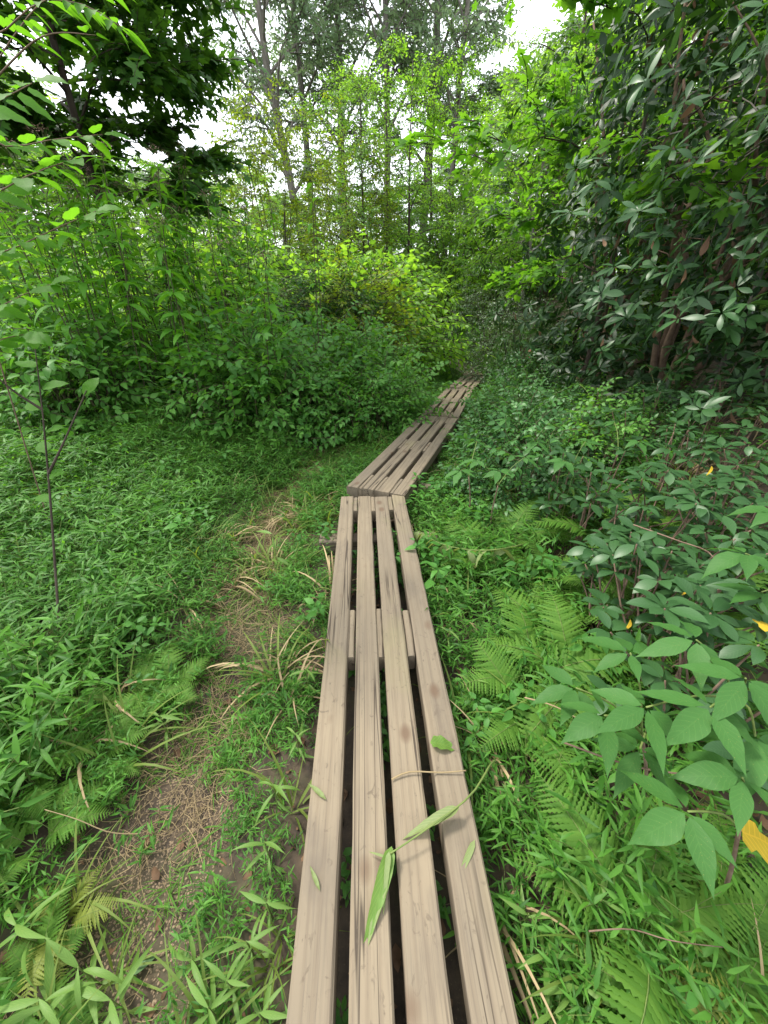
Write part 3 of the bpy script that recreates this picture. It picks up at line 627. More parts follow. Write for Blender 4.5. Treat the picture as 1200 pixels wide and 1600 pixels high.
# ================================================================== TREES
def spray(r, n, L, leafT, Lf, mi=0, wood=1, flat=.35):
    """a twig with alternate leaves, along +Y"""
    C = curve([(0, 0, 0), (r.uniform(-.05, .05) * L, L * .5, .04 * L), (r.uniform(-.1, .1) * L, L, -.08 * L)], 4)
    ts = [remat(tube(C, np.array([.006, .005, .004, .002]) * L / .4, 3, cap=False), wood)]
    t = np.linspace(.12, 1, n); pos = np.stack([np.interp(t * 3, range(4), C[:, k]) for k in range(3)], 1)
    s = np.where(np.arange(n) % 2 == 0, 1, -1); a = s * r.uniform(.6, 1.4, n); a[-1] = 0
    D = np.stack([np.sin(a), np.cos(a), r.normal(-.15, flat, n)], 1)
    ts.append(remat(inst(leafT, frames(D, Lf * r.uniform(.7, 1.2, n), roll=r.normal(0, flat, n)), pos), mi)); return join(ts)
def tree(r, H, r0, cb, cr, nl, sprays, ns, top=.25, up=.5, wob=.03, shape='round', sub=4, ssc=1.0):
    """returns trunk, limbs, crown templates. cb: crown base height, cr: crown radius, nl: limbs, ns: sprays per sub branch"""
    n = 9; t = np.linspace(0, 1, n); P = np.stack([np.cumsum(r.normal(0, wob * H / n, n)), np.cumsum(r.normal(0, wob * H / n, n)), t * H], 1); P[0, :2] = 0; P[:, :2] -= P[0, :2]
    Rr = r0 * (1 - t * .9) ** .8; Rr[0] *= 1.25
    trunk = tube(P, Rr, 9); limbs = []; LP = []; LD = []
    for i in range(nl):
        f = (i + r.uniform(.2, .8)) / nl; h = cb + (H * .97 - cb) * f; b = np.array([np.interp(h, P[:, 2], P[:, k]) for k in range(3)])
        prof = {'round': math.sqrt(max(.05, 1 - (2 * f - .85) ** 2 * .75)), 'cone': 1.05 - .8 * f, 'vase': .5 + .6 * sin(pi * min(1, f * .9 + .1)), 'dome': math.sqrt(max(.04, 1 - f * f))}[shape]
        a = i * 2.4 + r.uniform(-.5, .5); Ln = cr * prof * r.uniform(.75, 1.1); u = up * r.uniform(.6, 1.4)
        d = np.array([cos(a), sin(a), u]); e = b + d * Ln; m = (b + e) / 2 + [0, 0, Ln * .12]; e = e - [0, 0, Ln * .1]
        C = curve([b, m + r.normal(0, .06 * Ln, 3), e], 6); rr = max(.006, np.interp(h, P[:, 2], Rr) * .5); limbs.append(tube(C, rr * np.linspace(1, .25, 6), 5))
        for s in range(sub):
            q = r.uniform(.3, 1) if s else 1.0; b2 = np.array([np.interp(q * 5, range(6), C[:, k]) for k in range(3)])
            a2 = a + r.normal(0, .9); L2 = Ln * r.uniform(.2, .45) * (1.25 - .5 * q) + .15; e2 = b2 + np.array([cos(a2), sin(a2), r.uniform(-.15, .55)]) * L2
            C2 = curve([b2, (b2 + e2) / 2 + r.normal(0, .06 * L2, 3), e2], 4); limbs.append(tube(C2, rr * .4 * np.linspace(1, .3, 4), 4))
            w = np.linspace(.1, 1, ns) + r.uniform(-.08, .08, ns); pos = np.stack([np.interp(np.clip(w, 0, 1) * 3, range(4), C2[:, k]) for k in range(3)], 1)
            a3 = a2 + r.normal(0, 1.0, ns); LP.append(pos); LD.append(np.stack([np.cos(a3), np.sin(a3), r.normal(.05, .35, ns)], 1))
    LP, LD = np.concatenate(LP), np.concatenate(LD); cts = []; which = r.randint(0, len(sprays), len(LP))
    for v in range(len(sprays)):
        s = which == v
        if s.any(): cts.append(inst(sprays[v], frames(LD[s], ssc * r.uniform(.7, 1.25, s.sum()), roll=r.normal(0, .35, s.sum())), LP[s]))
    return trunk, join(limbs), join(cts)
def tree_thing(name, label, cat, loc, T, leafm, barkm, group=None, rotz=0, scale=1, twig=None):
    root = thing(name, label, cat, (loc[0], loc[1], (gz(loc[0], loc[1]) if len(loc) < 3 else loc[2]) - .05), group, rotz, scale)
    part('trunk', mesh('trunk', T[0], barkm), root); part('limbs', mesh('limbs', T[1], barkm), root)
    part('crown', mesh('crown', T[2], [leafm, twig or barkm]), root, kind='stuff'); return root
r = np.random.RandomState(77)
L4 = leaf(1, .45, 3, 'ovate', .2, .25); L4b = leaf(1, .32, 3, 'ell', .2, .3); LM = lobed(1)
SP_OV = [spray(r, 9, .38, L4, .085) for _ in range(3)]; SP_BIG = [spray(r, 9, .5, L4, .12) for _ in range(3)]
SP_MAPLE = [spray(r, 7, .42, LM, .12) for _ in range(3)]; SP_THIN = [spray(r, 11, .6, L4b, .13, flat=.7) for _ in range(3)]
SP_SM = [spray(r, 12, .3, L4b, .05) for _ in range(3)]
SP_FAR = [spray(r, 8, .9, L4, .23) for _ in range(3)]

# dark maple-like tree, upper left
T = tree(np.random.RandomState(3), 7.4, .062, 2.5, 1.5, 34, SP_MAPLE, 10, up=.2, sub=8, wob=.003)
p = at_y(122, 200, 6.4)
tree_thing('broadleaf_tree', 'dark leafy tree with slim dark trunk standing behind the tall weeds, upper left', 'tree', (p[0], p[1]), T, 'tree_dark', 'bark_dark')
# tall trees, top centre, paled by haze painted into the leaf colour
tall = [(475, 24, 19, 1.0), (490, 28, 22, 1.1), (535, 31, 23, 2.3), (610, 26, 21, .4), (665, 29, 22, 3.0), (700, 24, 17, 4.0)]
T1 = tree(np.random.RandomState(8), 21, .26, 5.5, 2.6, 26, SP_THIN, 7, up=.95, sub=6, wob=.025, shape='vase', ssc=2.0)
T2 = tree(np.random.RandomState(9), 20, .20, 7.0, 2.4, 22, SP_THIN, 7, up=1.1, sub=6, wob=.035, shape='vase', ssc=2.0)
tr_src = []
tlab = ['leaning pale tall tree left of the group at top centre', 'second tall pale-trunked tree from the left at top centre', 'third tall pale-trunked tree from the left at top centre', 'fourth tall thin tree from the left at top centre', 'fifth tall thin tree from the left at top centre', 'rightmost tall thin tree of the group at top centre']
for i, (px, d, H, rz) in enumerate(tall):
    p = at_y(px, 300, d); src = i % 2
    if i < 2:
        o = tree_thing('tall_tree', tlab[i], 'tree', (p[0], p[1]), (T1, T2)[i], 'tree_hazed', 'bark', 'tall thin trees at top centre'); tr_src.append(o)
    else:
        o = copy_tree(tr_src[src]); o.location = (p[0], p[1], gz(p[0], p[1]) - .05); o['label'] = tlab[i]
    o.rotation_euler = (0, .10 if i == 0 else 0, rz) if i else (0, -.10, 0); s = H / (21, 20)[src]; o.scale = (s,) * 3
# understory trees with thin trunks in the middle
und = [(572, 12.0, 5.6, 'tree_mid'), (604, 14.0, 6.6, 'tree_bright'), (640, 12.5, 6.0, 'tree_bright'), (668, 16.5, 7.0, 'tree_bright'), (700, 20.5, 8.5, 'tree_bright'), (850, 13.0, 7.2, 'tree_bright'), (548, 17.0, 7.0, 'tree_mid')]
ulab = ['slim dark-trunked young tree rising left of the middle of the picture', 'slender young tree with upright trunk in the middle of the picture', 'bright green young tree left of the boardwalk bend', 'bright green slender tree behind the boardwalk bend', 'tall bright green tree beyond the end of the boardwalk', 'bright green young tree right of the far boardwalk', 'small mid-green tree behind the yellowish vine mounds']
for i, (px, d, H, lm) in enumerate(und):
    d *= 1.12; H *= 1.12; p = at_y(px, 420, d); T = tree(np.random.RandomState(50 + i), H, .045 + .006 * i, H * .32, 1.5 + .05 * i, 14, SP_OV, 6, up=.4, sub=5, wob=.03, ssc=1.2)
    tree_thing('young_tree', ulab[i], 'tree', (p[0], p[1]), T, lm, 'bark_dark', 'young trees in the middle distance', r.uniform(0, 6))
# vine mounds
def mound(rr, H, Rw, n, sprays, stems=7, ssc=1.0, lob=.22, low=.05, droop=-.25):
    """dome of foliage with an uneven outline: stems inside, leaf sprays through the outer half"""
    th = rr.uniform(0, 2 * pi, n); u = rr.uniform(low, 1, n); rad = rr.uniform(.55, 1, n) ** .6
    ph = rr.uniform(0, 6.28, 6)
    lb = 1 + lob * (np.sin(3 * th + ph[0]) * np.sin(5 * u + ph[1]) + .7 * np.sin(5 * th + ph[2] + 4 * u) + .5 * np.sin(9 * th + 7 * u + ph[3]))
    hz = u * H * (.82 + .18 * rad) * (1 + .5 * (lb - 1)); rx = Rw * np.sqrt(np.clip(1 - (u * .97) ** 2.4, 0, 1)) * rad * lb + .02
    P = np.stack([rx * np.cos(th), rx * np.sin(th), hz], 1)
    D = np.stack([np.cos(th) + rr.normal(0, .5, n), np.sin(th) + rr.normal(0, .5, n), rr.normal(droop, .35, n) + u * .5], 1)
    w = rr.randint(0, len(sprays), n); ts = []
    for v in range(len(sprays)):
        s = w == v; ts.append(inst(sprays[v], frames(D[s], ssc * rr.uniform(.7, 1.25, s.sum()), roll=rr.normal(0, .5, s.sum())), P[s]))
    st = []
    for i in range(stems):
        a = i * 2.4 + rr.uniform(-.3, .3); q = rr.uniform(.2, .75) * Rw; h = H * rr.uniform(.6, .92)
        C = curve([(.08 * cos(a), .08 * sin(a), 0), (q * .4 * cos(a), q * .4 * sin(a), h * .45), (q * cos(a + .3), q * sin(a + .3), h)], 6); st.append(tube(C, np.linspace(.022, .006, 6) * (.5 + Rw * .5), 5))
    return join(st), join(ts)
def mound_thing(name, label, cat, x, y, seed, H, Rw, n, sprays, lm, barkm, group=None, **k):
    st, cr = mound(np.random.RandomState(seed), H, Rw, n, sprays, **k)
    root = thing(name, label, cat, (x, y, gz(x, y) - .03), group)
    part('stems', mesh('stems', st, barkm), root); part('foliage', mesh('foliage', cr, [lm, barkm]), root, kind='stuff'); return root
for i, (px, d, H, Rw, lm, lab) in enumerate([
        (440, 11.8, 5.1, 1.2, 'tree_yellow', 'tall rounded tree smothered in yellow-green vine, left of centre'),
        (548, 13.4, 4.8, 1.3, 'tree_yellow', 'second vine-covered mound behind the tall thin weed stem'),
        (555, 7.9, 1.9, .85, 'tree_yellow', 'low yellow-topped vine mound left of the boardwalk bend'),
        (500, 8.0, 1.7, .85, 'tree_dark', 'dark green bushy mound beside the low vine mound'),
        (772, 11.0, 1.95, .95, 'laurel', 'pale grey-green fine-leaved laurel bush right of the far boardwalk'),
        (825, 8.6, 1.7, .9, 'laurel', 'smaller fine-leaved laurel bush between far boardwalk and dark rhododendrons')]):
    p = at_y(px, 450, d); mound_thing('vine_mound' if i < 4 else 'laurel_bush', lab, 'shrub', p[0], p[1], 600 + i, H, Rw, 1000 if i < 2 else 700, SP_SM if i >= 4 else SP_OV, lm, 'bark_dark', ssc=1.15 if i < 4 else 1.0)
# far wood: broad trees behind everything (copies of three sources)
TF = [tree(np.random.RandomState(20 + i), (13, 11, 15)[i], .17, (1.6, 1.2, 2.5)[i], (3.6, 3.4, 3.6)[i], 22, SP_FAR, 7, up=.35, sub=6, wob=.02, ssc=1.15) for i in range(3)]
fmat = ['tree_bright', 'tree_mid', 'tree_hazed']
far = []; rf = np.random.RandomState(4)
spots = [(-60, 15), (30, 17), (110, 14), (190, 19), (250, 16), (330, 22), (300, 13.5), (400, 19), (455, 23), (520, 21), (590, 20), (640, 24), (690, 22), (740, 26), (790, 19), (850, 17), (900, 22), (980, 18), (1080, 16), (-160, 12), (1180, 20), (820, 14)]
spots += [(px, d) for d in (32, 40) for px in range(-150 + (d % 3) * 40, 1400, 130)]
fsrc = {}
for i, (px, d) in enumerate(spots):
    k = (0, 1, 0, 0, 1, 0, 2)[i % 7]; p = at_y(px, 430, d)
    lim = float(np.interp(px, [-200, 60, 130, 285, 400, 440, 520, 690, 730, 830, 880], [-60, 0, 215, 235, 235, 290, 290, 260, 110, 60, -80]))
    dz_ = ray(px, lim); mxH = CAMZ + d * dz_[2] / dz_[1] - gz(p[0], p[1])
    s = rf.uniform(.75, 1.1) * (1 if d < 30 else 1.25)
    s = min(s, mxH * .97 / (13.4, 11.4, 15.4)[k])
    lab = 'broad tree behind the clearing' if d < 30 else 'distant tree of the far wood'
    grp = 'trees of the wood behind the clearing' if d < 30 else 'distant trees'
    if k not in fsrc:
        o = tree_thing('wood_tree', lab, 'tree', (p[0], p[1]), TF[k], fmat[k], 'bark', grp); fsrc[k] = o
    else:
        o = copy_tree(fsrc[k]); o['label'] = lab; o['group'] = grp
    o.location = (p[0], p[1], gz(p[0], p[1]) - .1); o.rotation_euler = (0, 0, rf.uniform(0, 6.28)); o.scale = (s * 1.15, s * 1.15, s)
# bright bushes closing the view at the back of the clearing
BB = [mound(np.random.RandomState(660 + i), (2.6, 2.0, 3.2)[i], (1.5, 1.6, 1.5)[i], 420, SP_BIG, ssc=1.2, lob=.3) for i in range(3)]
BBM = [(mesh('stems', BB[i][0], 'bark_dark'), mesh('foliage', BB[i][1], [('tree_bright', 'tree_bright', 'tree_mid')[i], 'bark_dark'])) for i in range(3)]
rb = np.random.RandomState(19)
for i in range(58):
    px = rb.uniform(-150, 560) if i < 32 else rb.uniform(560, 900) if i < 44 else rb.uniform(960, 1450); d = rb.uniform(9, 15.0) if i < 32 else rb.uniform(15, 22) if i < 44 else rb.uniform(7.5, 11)
    p = at_y(px, 480, d)
    if abs(p[0] - bx(p[1])) < 1.9 and d < 24: p[0] += 2.0 * np.sign(p[0] - bx(p[1]))
    k = rb.randint(3); root = thing('thicket_bush', 'bright bush behind the clearing', 'bush', (p[0], p[1], gz(p[0], p[1]) - .05), 'bushes at the back of the clearing', rb.uniform(0, 6.28), rb.uniform(.75, 1.2))
    part('stems', BBM[k][0], root); part('foliage', BBM[k][1], root, kind='stuff')
# understory maples reaching out over the path, right of centre
for i, (x, y, H, seed, lab) in enumerate([(3.0, 6.0, 4.9, 31, 'bright maple sapling reaching over the path from behind the rhododendrons'), (3.9, 8.6, 5.0, 32, 'farther bright maple sapling beside the dark rhododendrons')]):
    T = tree(np.random.RandomState(seed), H, .045, 1.3, 1.75, 12, SP_MAPLE, 6, up=.16, sub=5, wob=.02, ssc=1.0)
    tree_thing('maple_sapling', lab, 'tree', (x, y), T, 'maple', 'bark_dark', 'maple saplings right of the path')

# ================================================================== RHODODENDRON THICKET
RL = [leaf(1, .30, 5, 'obov', .16, .22), leaf(1, .34, 5, 'obov', .22, .36), leaf(1, .28, 5, 'ell', .12, .10)]
RLM = [mesh('leaf', t, 'rhodo_big') for t in RL]
def rhododendron(x, y, H, Rw, n, seed, label, Lf=.145, keep=300, low=.02):
    r = np.random.RandomState(seed); z0 = gz(x, y) - .05
    root = thing('rhododendron', label, 'shrub', (x, y, z0), 'rhododendron thicket')
    th = r.uniform(0, 2 * pi, n); u = low + (1 - low) * r.uniform(0, 1, n) ** 1.15; rad = 1 - .55 * r.uniform(0, 1, n) ** 1.6; ph = r.uniform(0, 6.28, 6)
    lb = 1 + .20 * (np.sin(3 * th + ph[0] + 3 * u) + .8 * np.sin(4 * th - 6 * u + ph[1]) + .6 * np.sin(7 * th + 9 * u + ph[2]))
    rx = Rw * (.62 + .5 * np.sin(pi * (u * .82 + .12))) * rad * lb * np.sqrt(np.clip(1 - u ** 5, .04, 1)); hz = H * u * (.9 + .1 * lb)
    P = np.stack([rx * np.cos(th), rx * np.sin(th), hz], 1)
    A = np.stack([np.cos(th) * .8 + r.normal(0, .35, n), np.sin(th) * .8 + r.normal(0, .35, n), .55 + r.normal(0, .35, n)], 1); A /= np.linalg.norm(A, axis=1, keepdims=True)
    FR = frames(A); k = 8
    LD = []; LP = []; LS = []; LU = []
    for j in range(k):
        a = j * 2 * pi / k + r.uniform(-.3, .3, n) + r.uniform(0, 1); out = FR[:, :, 0] * np.cos(a)[:, None] + FR[:, :, 2] * np.sin(a)[:, None]
        el = r.uniform(-.25, .55, n)[:, None]; D = out * np.cos(el) + A * np.sin(el); LD.append(D); LP.append(P + D * .012); LS.append(Lf * r.uniform(.6, 1.2, n)); LU.append(A)
    LD, LP, LS, LU = map(np.concatenate, (LD, LP, LS, LU)); m = len(LP)
    sel = r.uniform(0, 1, m) < .9; LD, LP, LS, LU = LD[sel], LP[sel], LS[sel], LU[sel]; m = len(LP)
    FA = frames(LD, LS, up=LU, roll=r.normal(0, .22, m)); w = r.randint(0, 3, m)
    W = LP + [x, y, z0]; v = W - CAMP; zc = v @ FWD; px = CX + FPX * v[:, 0] / np.maximum(zc, .05); py = CY - FPX * (v @ UPV) / np.maximum(zc, .05)
    vis = (zc > .3) & (px > 0) & (px < 1200) & (py > 0) & (py < 1600); key = np.where(vis, np.linalg.norm(v, axis=1), 1e3)
    # the leaves facing the path, nearest to the viewer, are single parts
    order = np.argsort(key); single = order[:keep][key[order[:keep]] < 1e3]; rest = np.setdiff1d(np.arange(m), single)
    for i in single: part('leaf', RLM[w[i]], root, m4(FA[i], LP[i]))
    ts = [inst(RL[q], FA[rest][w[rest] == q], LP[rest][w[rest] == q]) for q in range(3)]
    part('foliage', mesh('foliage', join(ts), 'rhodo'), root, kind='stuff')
    st = []
    for i in range(8):
        a = i * 2.4; b = r.uniform(.35, .85) * Rw; h = H * r.uniform(.45, .95); q = [(.15 * cos(a), .15 * sin(a), 0)]
        for s in range(1, 5): q.append((b * s / 4 * cos(a + r.normal(0, .25)) + r.normal(0, .07), b * s / 4 * sin(a + r.normal(0, .25)) + r.normal(0, .07), h * (s / 4) ** .8))
        C = curve(q, 12); lm = part('limb', mesh('limb', tube(C, np.linspace(.04, .010, 12), 6), 'bark_brown'), root)
        for s in range(6):
            f = r.uniform(.3, 1); b0 = np.array([np.interp(f * 11, range(12), C[:, c]) for c in range(3)]); e = P[np.argsort(np.linalg.norm(P - b0 - r.normal(0, .35, 3), axis=1))[0]]
            st.append(tube(curve([b0, (b0 + e) / 2 + r.normal(0, .05, 3), e], 5), np.linspace(.010, .003, 5), 4))
    part('twigs', mesh('twigs', join(st), 'bark_brown'), root, kind='stuff')
    nd = n // 5; i = r.randint(0, n, nd); D = np.stack([r.normal(0, .4, nd), r.normal(0, .4, nd), np.full(nd, -1)], 1)
    part('dead_leaves', mesh('dead_leaves', inst(RL[1], frames(D, Lf * r.uniform(.5, 1, nd), up=r.normal(0, 1, (nd, 3))), P[i] * [.8, .8, .92]), 'dead'), root, kind='stuff')
    return root
for a in [(3.5, 6.9, 4.9, 1.55, 800, 700, 'dark rhododendron at the far left end of the thicket'),
          (3.45, 4.9, 5.2, 1.6, 1000, 701, 'tall dark rhododendron in the middle of the thicket, behind the low glossy seedlings'),
          (3.5, 3.0, 4.9, 1.5, 1000, 702, 'large rhododendron at the right picture edge with pale whorls of leaves'),
          (3.9, 1.2, 4.2, 1.45, 650, 703, 'nearest rhododendron, mostly beyond the right picture edge'),
          (5.4, 4.2, 6.6, 2.0, 700, 704, 'tallest rhododendron, behind the others at upper right'),
          (4.9, 7.4, 6.2, 1.9, 600, 705, 'rhododendron deep in the thicket behind the far one')]:
    rhododendron(*a, keep=300 if a[1] < 7.2 and a[0] < 5 else 150)
# low glossy seedlings in front of the thicket
LG = [leaf(1, .42, 6, 'obov', .15, .2), leaf(1, .46, 6, 'ell', .2, .32)]; LGM = [mesh('leaf', t, 'rhodo_big') for t in LG]
def glossy(x, y, H, nr, seed, label, group, Lf=.085):
    r = np.random.RandomState(seed); z0 = gz(x, y) - .02; root = thing('glossy_shrub', label, 'shrub', (x, y, z0), group); st = []
    for i in range(nr):
        a = r.uniform(0, 6.28); q = r.uniform(.05, .36) * (H + .3) if i else .03; h = H * r.uniform(.3, 1.0) if i else H; e = np.array([q * cos(a), q * sin(a), h])
        st.append(tube(curve([(0, 0, 0), e * [.4, .4, .5] + r.normal(0, .03, 3), e], 6), np.linspace(.006, .003, 6), 5))
        k = r.randint(6, 9); an = np.arange(k) * 2 * pi / k + r.uniform(0, 6); el = r.uniform(-.25, .6, k); D = np.stack([np.cos(an) * np.cos(el), np.sin(an) * np.cos(el), np.sin(el)], 1)
        FA = frames(D, Lf * r.uniform(.7, 1.2, k), roll=r.normal(0, .2, k))
        for j in range(k): part('leaf', LGM[r.randint(2)], root, m4(FA[j], e + D[j] * .012))
    part('stems', mesh('stems', join(st), 'bark_brown'), root); return root
rg = np.random.RandomState(66)
gl = [(900, 650), (940, 610), (985, 640), (1030, 600), (1060, 660), (1110, 620), (1150, 570), (1180, 640), (970, 700), (1040, 730), (1100, 700), (1160, 720), (1190, 780), (1080, 780), (1010, 790), (1140, 830), (930, 735), (890, 700), (1040, 850), (1120, 760), (860, 620), (1180, 690), (1000, 850), (1070, 560), (960, 570), (1090, 900), (1175, 1000), (1130, 960)]
for i, (px, py) in enumerate(gl):
    # the top of the plant is at the pixel: height above the rising bank about 0.5 m
    d = ray(px, py); best = None
    for t in np.linspace(.7, 6, 200):
        q = CAMP + d * t
        if q[2] - gz(q[0], q[1]) < .58: best = q; break
    if best is None: best = CAMP + d * 3.0
    H = best[2] - gz(best[0], best[1])
    glossy(best[0], best[1], max(.3, min(H, .9)), 9, 800 + i, 'low glossy-leaved shrub before the thicket', 'low glossy shrubs', .095)

# ================================================================== TALL WEEDS (left thicket)
JL = [leaf(1, .27, 5, 'lance', .15, .42), leaf(1, .30, 5, 'lance', .2, .6), leaf(1, .24, 5, 'ell', .12, .3)]; JLM = [mesh('leaf', t, 'joe') for t in JL]
def floret(r, R0):
    n = 60; a = r.uniform(0, 6.28, n); q = R0 * np.sqrt(r.uniform(0, 1, n)); z = .25 * R0 - .4 * q * q / R0 + r.normal(0, .12 * R0, n)
    D = np.stack([np.cos(a), np.sin(a), r.uniform(.2, 1.5, n)], 1); head = inst(leaf(1, .55, 2, 'ell', .3, .2), frames(D, .022), np.stack([q * np.cos(a), q * np.sin(a), z], 1))
    st = [tube([(0, 0, -R0 * 1.2), (R0 * .35 * cos(b), R0 * .35 * sin(b), -R0 * .4), (R0 * .6 * cos(b), R0 * .6 * sin(b), 0)], [.002, .0015, .001], 3, 1, False) for b in np.arange(6) * 1.05]
    return join([head] + st)
FLM = [mesh('flower_head', floret(np.random.RandomState(i), .085 + .02 * i), ['pink', 'stem']) for i in range(2)]
def tall_weed(x, y, H, seed, label, singles, flower=True, bend=None, first=.30, stem='stem_dark', Lf=.20, per=4, gapw=.15):
    r = np.random.RandomState(seed); z0 = gz(x, y) - .03; root = thing('tall_weed', label, 'weed', (x, y, z0), 'tall weeds in the left thicket')
    b = r.normal(0, .07, 2) * H if bend is None else np.array(bend)
    C = curve([(0, 0, 0), (b[0] * .2, b[1] * .2, H * .5), (b[0], b[1], H)], 12); part('stem', mesh('stem', tube(C, np.linspace(.0085, .003, 12), 6), stem), root)
    LD, LP, LS = [], [], []; k = int((1 - first) * H / gapw)
    for i in range(k):
        f = first + (1 - first) * (i + .5) / k; pos = np.array([np.interp(f * 11, range(12), C[:, c]) for c in range(3)]); m = per + r.randint(0, 2); a = np.arange(m) * 2 * pi / m + i * .7 + r.normal(0, .2, m)
        el = r.uniform(.0, .5, m) - .15 * (1 - f); LD.append(np.stack([np.cos(a) * np.cos(el), np.sin(a) * np.cos(el), np.sin(el)], 1)); LP.append(np.repeat(pos[None], m, 0)); LS.append(Lf * r.uniform(.7, 1.15, m) * (1.15 - .55 * abs(f - .6) * 2))
    LD, LP, LS = map(np.concatenate, (LD, LP, LS)); FA = frames(LD, LS, roll=r.normal(0, .2, len(LD))); w = r.randint(0, 3, len(LD))
    if singles:
        for i in range(len(LD)): part('leaf', JLM[w[i]], root, m4(FA[i], LP[i]))
    else:
        part('foliage', mesh('foliage', join([inst(JL[q], FA[w == q], LP[w == q]) for q in range(3)]), 'joe'), root, kind='stuff')
    if flower:
        f = part('flower_head', FLM[seed % 2], root); f.location = tuple(C[-1] + [0, 0, .05]); f.rotation_euler = (r.normal(0, .15), r.normal(0, .15), r.uniform(0, 6))
    return root
rj = np.random.RandomState(12); wl_ = []
for i in range(74):
    px = rj.uniform(110, 440) if i < 56 else rj.uniform(-40, 150); d = rj.uniform(4.2, 7.0)
    p = at_y(px, 500, d); top = np.interp(px, [0, 170, 300, 400, 460], [235, 225, 240, 320, 380]) + rj.uniform(-10, 120)
    q = at_y(px, top, d); H = q[2] - gz(p[0], p[1]); wl_.append((px, p[0], p[1], float(np.clip(H, 1.5, 3.3)), d))
wl_.sort(key=lambda w: w[4])
fr = sorted(range(18), key=lambda i: wl_[i][0])
for i, w in enumerate(wl_):
    lab = ('%s tall leafy weed from the left in the front row of the left thicket' % ORD[fr.index(i)]) if i < 18 else 'tall leafy weed deep in the thicket'
    tall_weed(w[1], w[2], w[3], 900 + i, lab, i < 18, flower=rj.uniform() < .75, first=rj.uniform(.22, .4), Lf=.225)
p = at_y(496, 520, 5.3); q = at_y(484, 215, 5.3)
tall_weed(p[0], p[1], q[2] - gz(p[0], p[1]), 961, 'lone very tall thin weed standing apart right of the weed thicket', True, False, bend=(q[0] - p[0], .05), first=.36, Lf=.17, per=2, gapw=.16)
p = at_y(503, 520, 5.35); q = at_y(490, 290, 5.35)
tall_weed(p[0], p[1], q[2] - gz(p[0], p[1]), 962, 'second thin stem close beside the lone tall weed', True, False, bend=(q[0] - p[0], .0), first=.42, Lf=.15, per=2, gapw=.2)

# ================================================================== LEAFY UNDERGROWTH SHRUBS
def shrublet(seed, H, Rw, n, ssc):
    return mound(np.random.RandomState(seed), H, Rw, n, SP_U, stems=5, ssc=ssc, lob=.3, droop=.05)
SP_U = [spray(r, 7, .26, leaf(1, .5, 4, 'ovate', .2, .3), .085, flat=.3) for _ in range(3)]
us = []
for i in range(4):
    st, cr = shrublet(30 + i, (.8, .65, 1.0, .55)[i], (.42, .48, .45, .5)[i], (120, 110, 140, 100)[i], 1.0)
    us.append((mesh('stems', st, 'stem_dark'), mesh('foliage', cr, ['bush', 'stem_dark']), mesh('foliage', cr, ['herb_dark', 'stem_dark'])))
def under(x, y, k, s, label, group, rz, v=1):
    root = thing('leafy_bush', label, 'bush', (x, y, gz(x, y) - .03), group, rz, s); part('stems', us[k][0], root); part('foliage', us[k][v], root, kind='stuff'); return root
ru = np.random.RandomState(44)
for i in range(120):
    px = ru.uniform(380, 700) if i < 70 else ru.uniform(-60, 420); d = ru.uniform(4.2, 8.0) if i < 70 else ru.uniform(4.3, 8.5)
    p = at_y(px, 560, d)
    if bx(p[1]) - p[0] < (.6 if p[1] < 6 else 1.1): continue
    s = ru.uniform(.7, 1.35) * (.75 if bx(p[1]) - p[0] < 1.3 else 1)
    under(p[0], p[1], ru.randint(4), s, 'dark green bush left of the boardwalk' if i < 70 else 'bush below the tall weeds', 'bushes left of the boardwalk' if i < 70 else 'bushes among the tall weeds', ru.uniform(0, 6.28))
for i in range(80):
    yy = ru.uniform(2.4, 9.0); xx = bx(yy) + .55 + abs(ru.normal(0, .55) if i < 60 else ru.uniform(.6, 2.0)); s = ru.uniform(.5, .95)
    under(xx, yy, ru.randint(4), s * (.55 if xx - bx(yy) < .8 else .8), 'low bush right of the boardwalk', 'low bushes right of the boardwalk', ru.uniform(0, 6.28), 1 if i % 4 == 0 else 2)

# ================================================================== PALMATE-LEAVED SAPLINGS (right foreground)
PL = [leaf(1, .37, 10, 'acum', .20, .22, .03), leaf(1, .42, 10, 'acum', .28, .38, .04), leaf(1, .34, 10, 'acum', .12, .12, .03)]; PLM = [mesh('leaflet', t, 'palm') for t in PL]
def palmate(name, label, base, leaves, seed, group=None, Lf=.17, cat='sapling', stemm='bark_brown', k=5):
    """leaves: list of world points where the leaflets meet"""
    r = np.random.RandomState(seed); b = np.array(base, float); root = thing(name, label, cat, b, group); st = []
    ctr = np.mean(leaves, axis=0); hub = b + (ctr - b) * [.55, .55, .72]
    st.append(tube(curve([(0, 0, -.03), (hub - b) * .5 + r.normal(0, .015, 3), hub - b], 8), np.linspace(.006, .004, 8), 6))
    for c in leaves:
        c = np.asarray(c, float) - b; h = hub - b; C = curve([h, (h + c) / 2 + [0, 0, .03], c], 7)
        lf = part('leaf', mesh('petiole', tube(C, np.linspace(.0032, .0022, 7), 5), 'stem'), root)
        a0 = math.atan2((c - h)[1], (c - h)[0]); 
        for j in range(k):
            a = a0 + (j - (k - 1) / 2) * (2 * pi * .8 / k) + r.normal(0, .1); el = r.uniform(-.35, .10); D = np.array([[cos(a) * cos(el), sin(a) * cos(el), sin(el)]])
            q = Lf * (1.08 - .16 * abs(j - (k - 1) / 2)) * r.uniform(.9, 1.1); FA = frames(D, q, roll=r.normal(0, .18, 1))
            part('leaflet', PLM[r.randint(3)], lf, m4(FA[0], c + D[0] * .008))
    part('stem', mesh('stem', join(st), stemm), root); return root
def pt(px, py, z): return at_z(px, py, z)
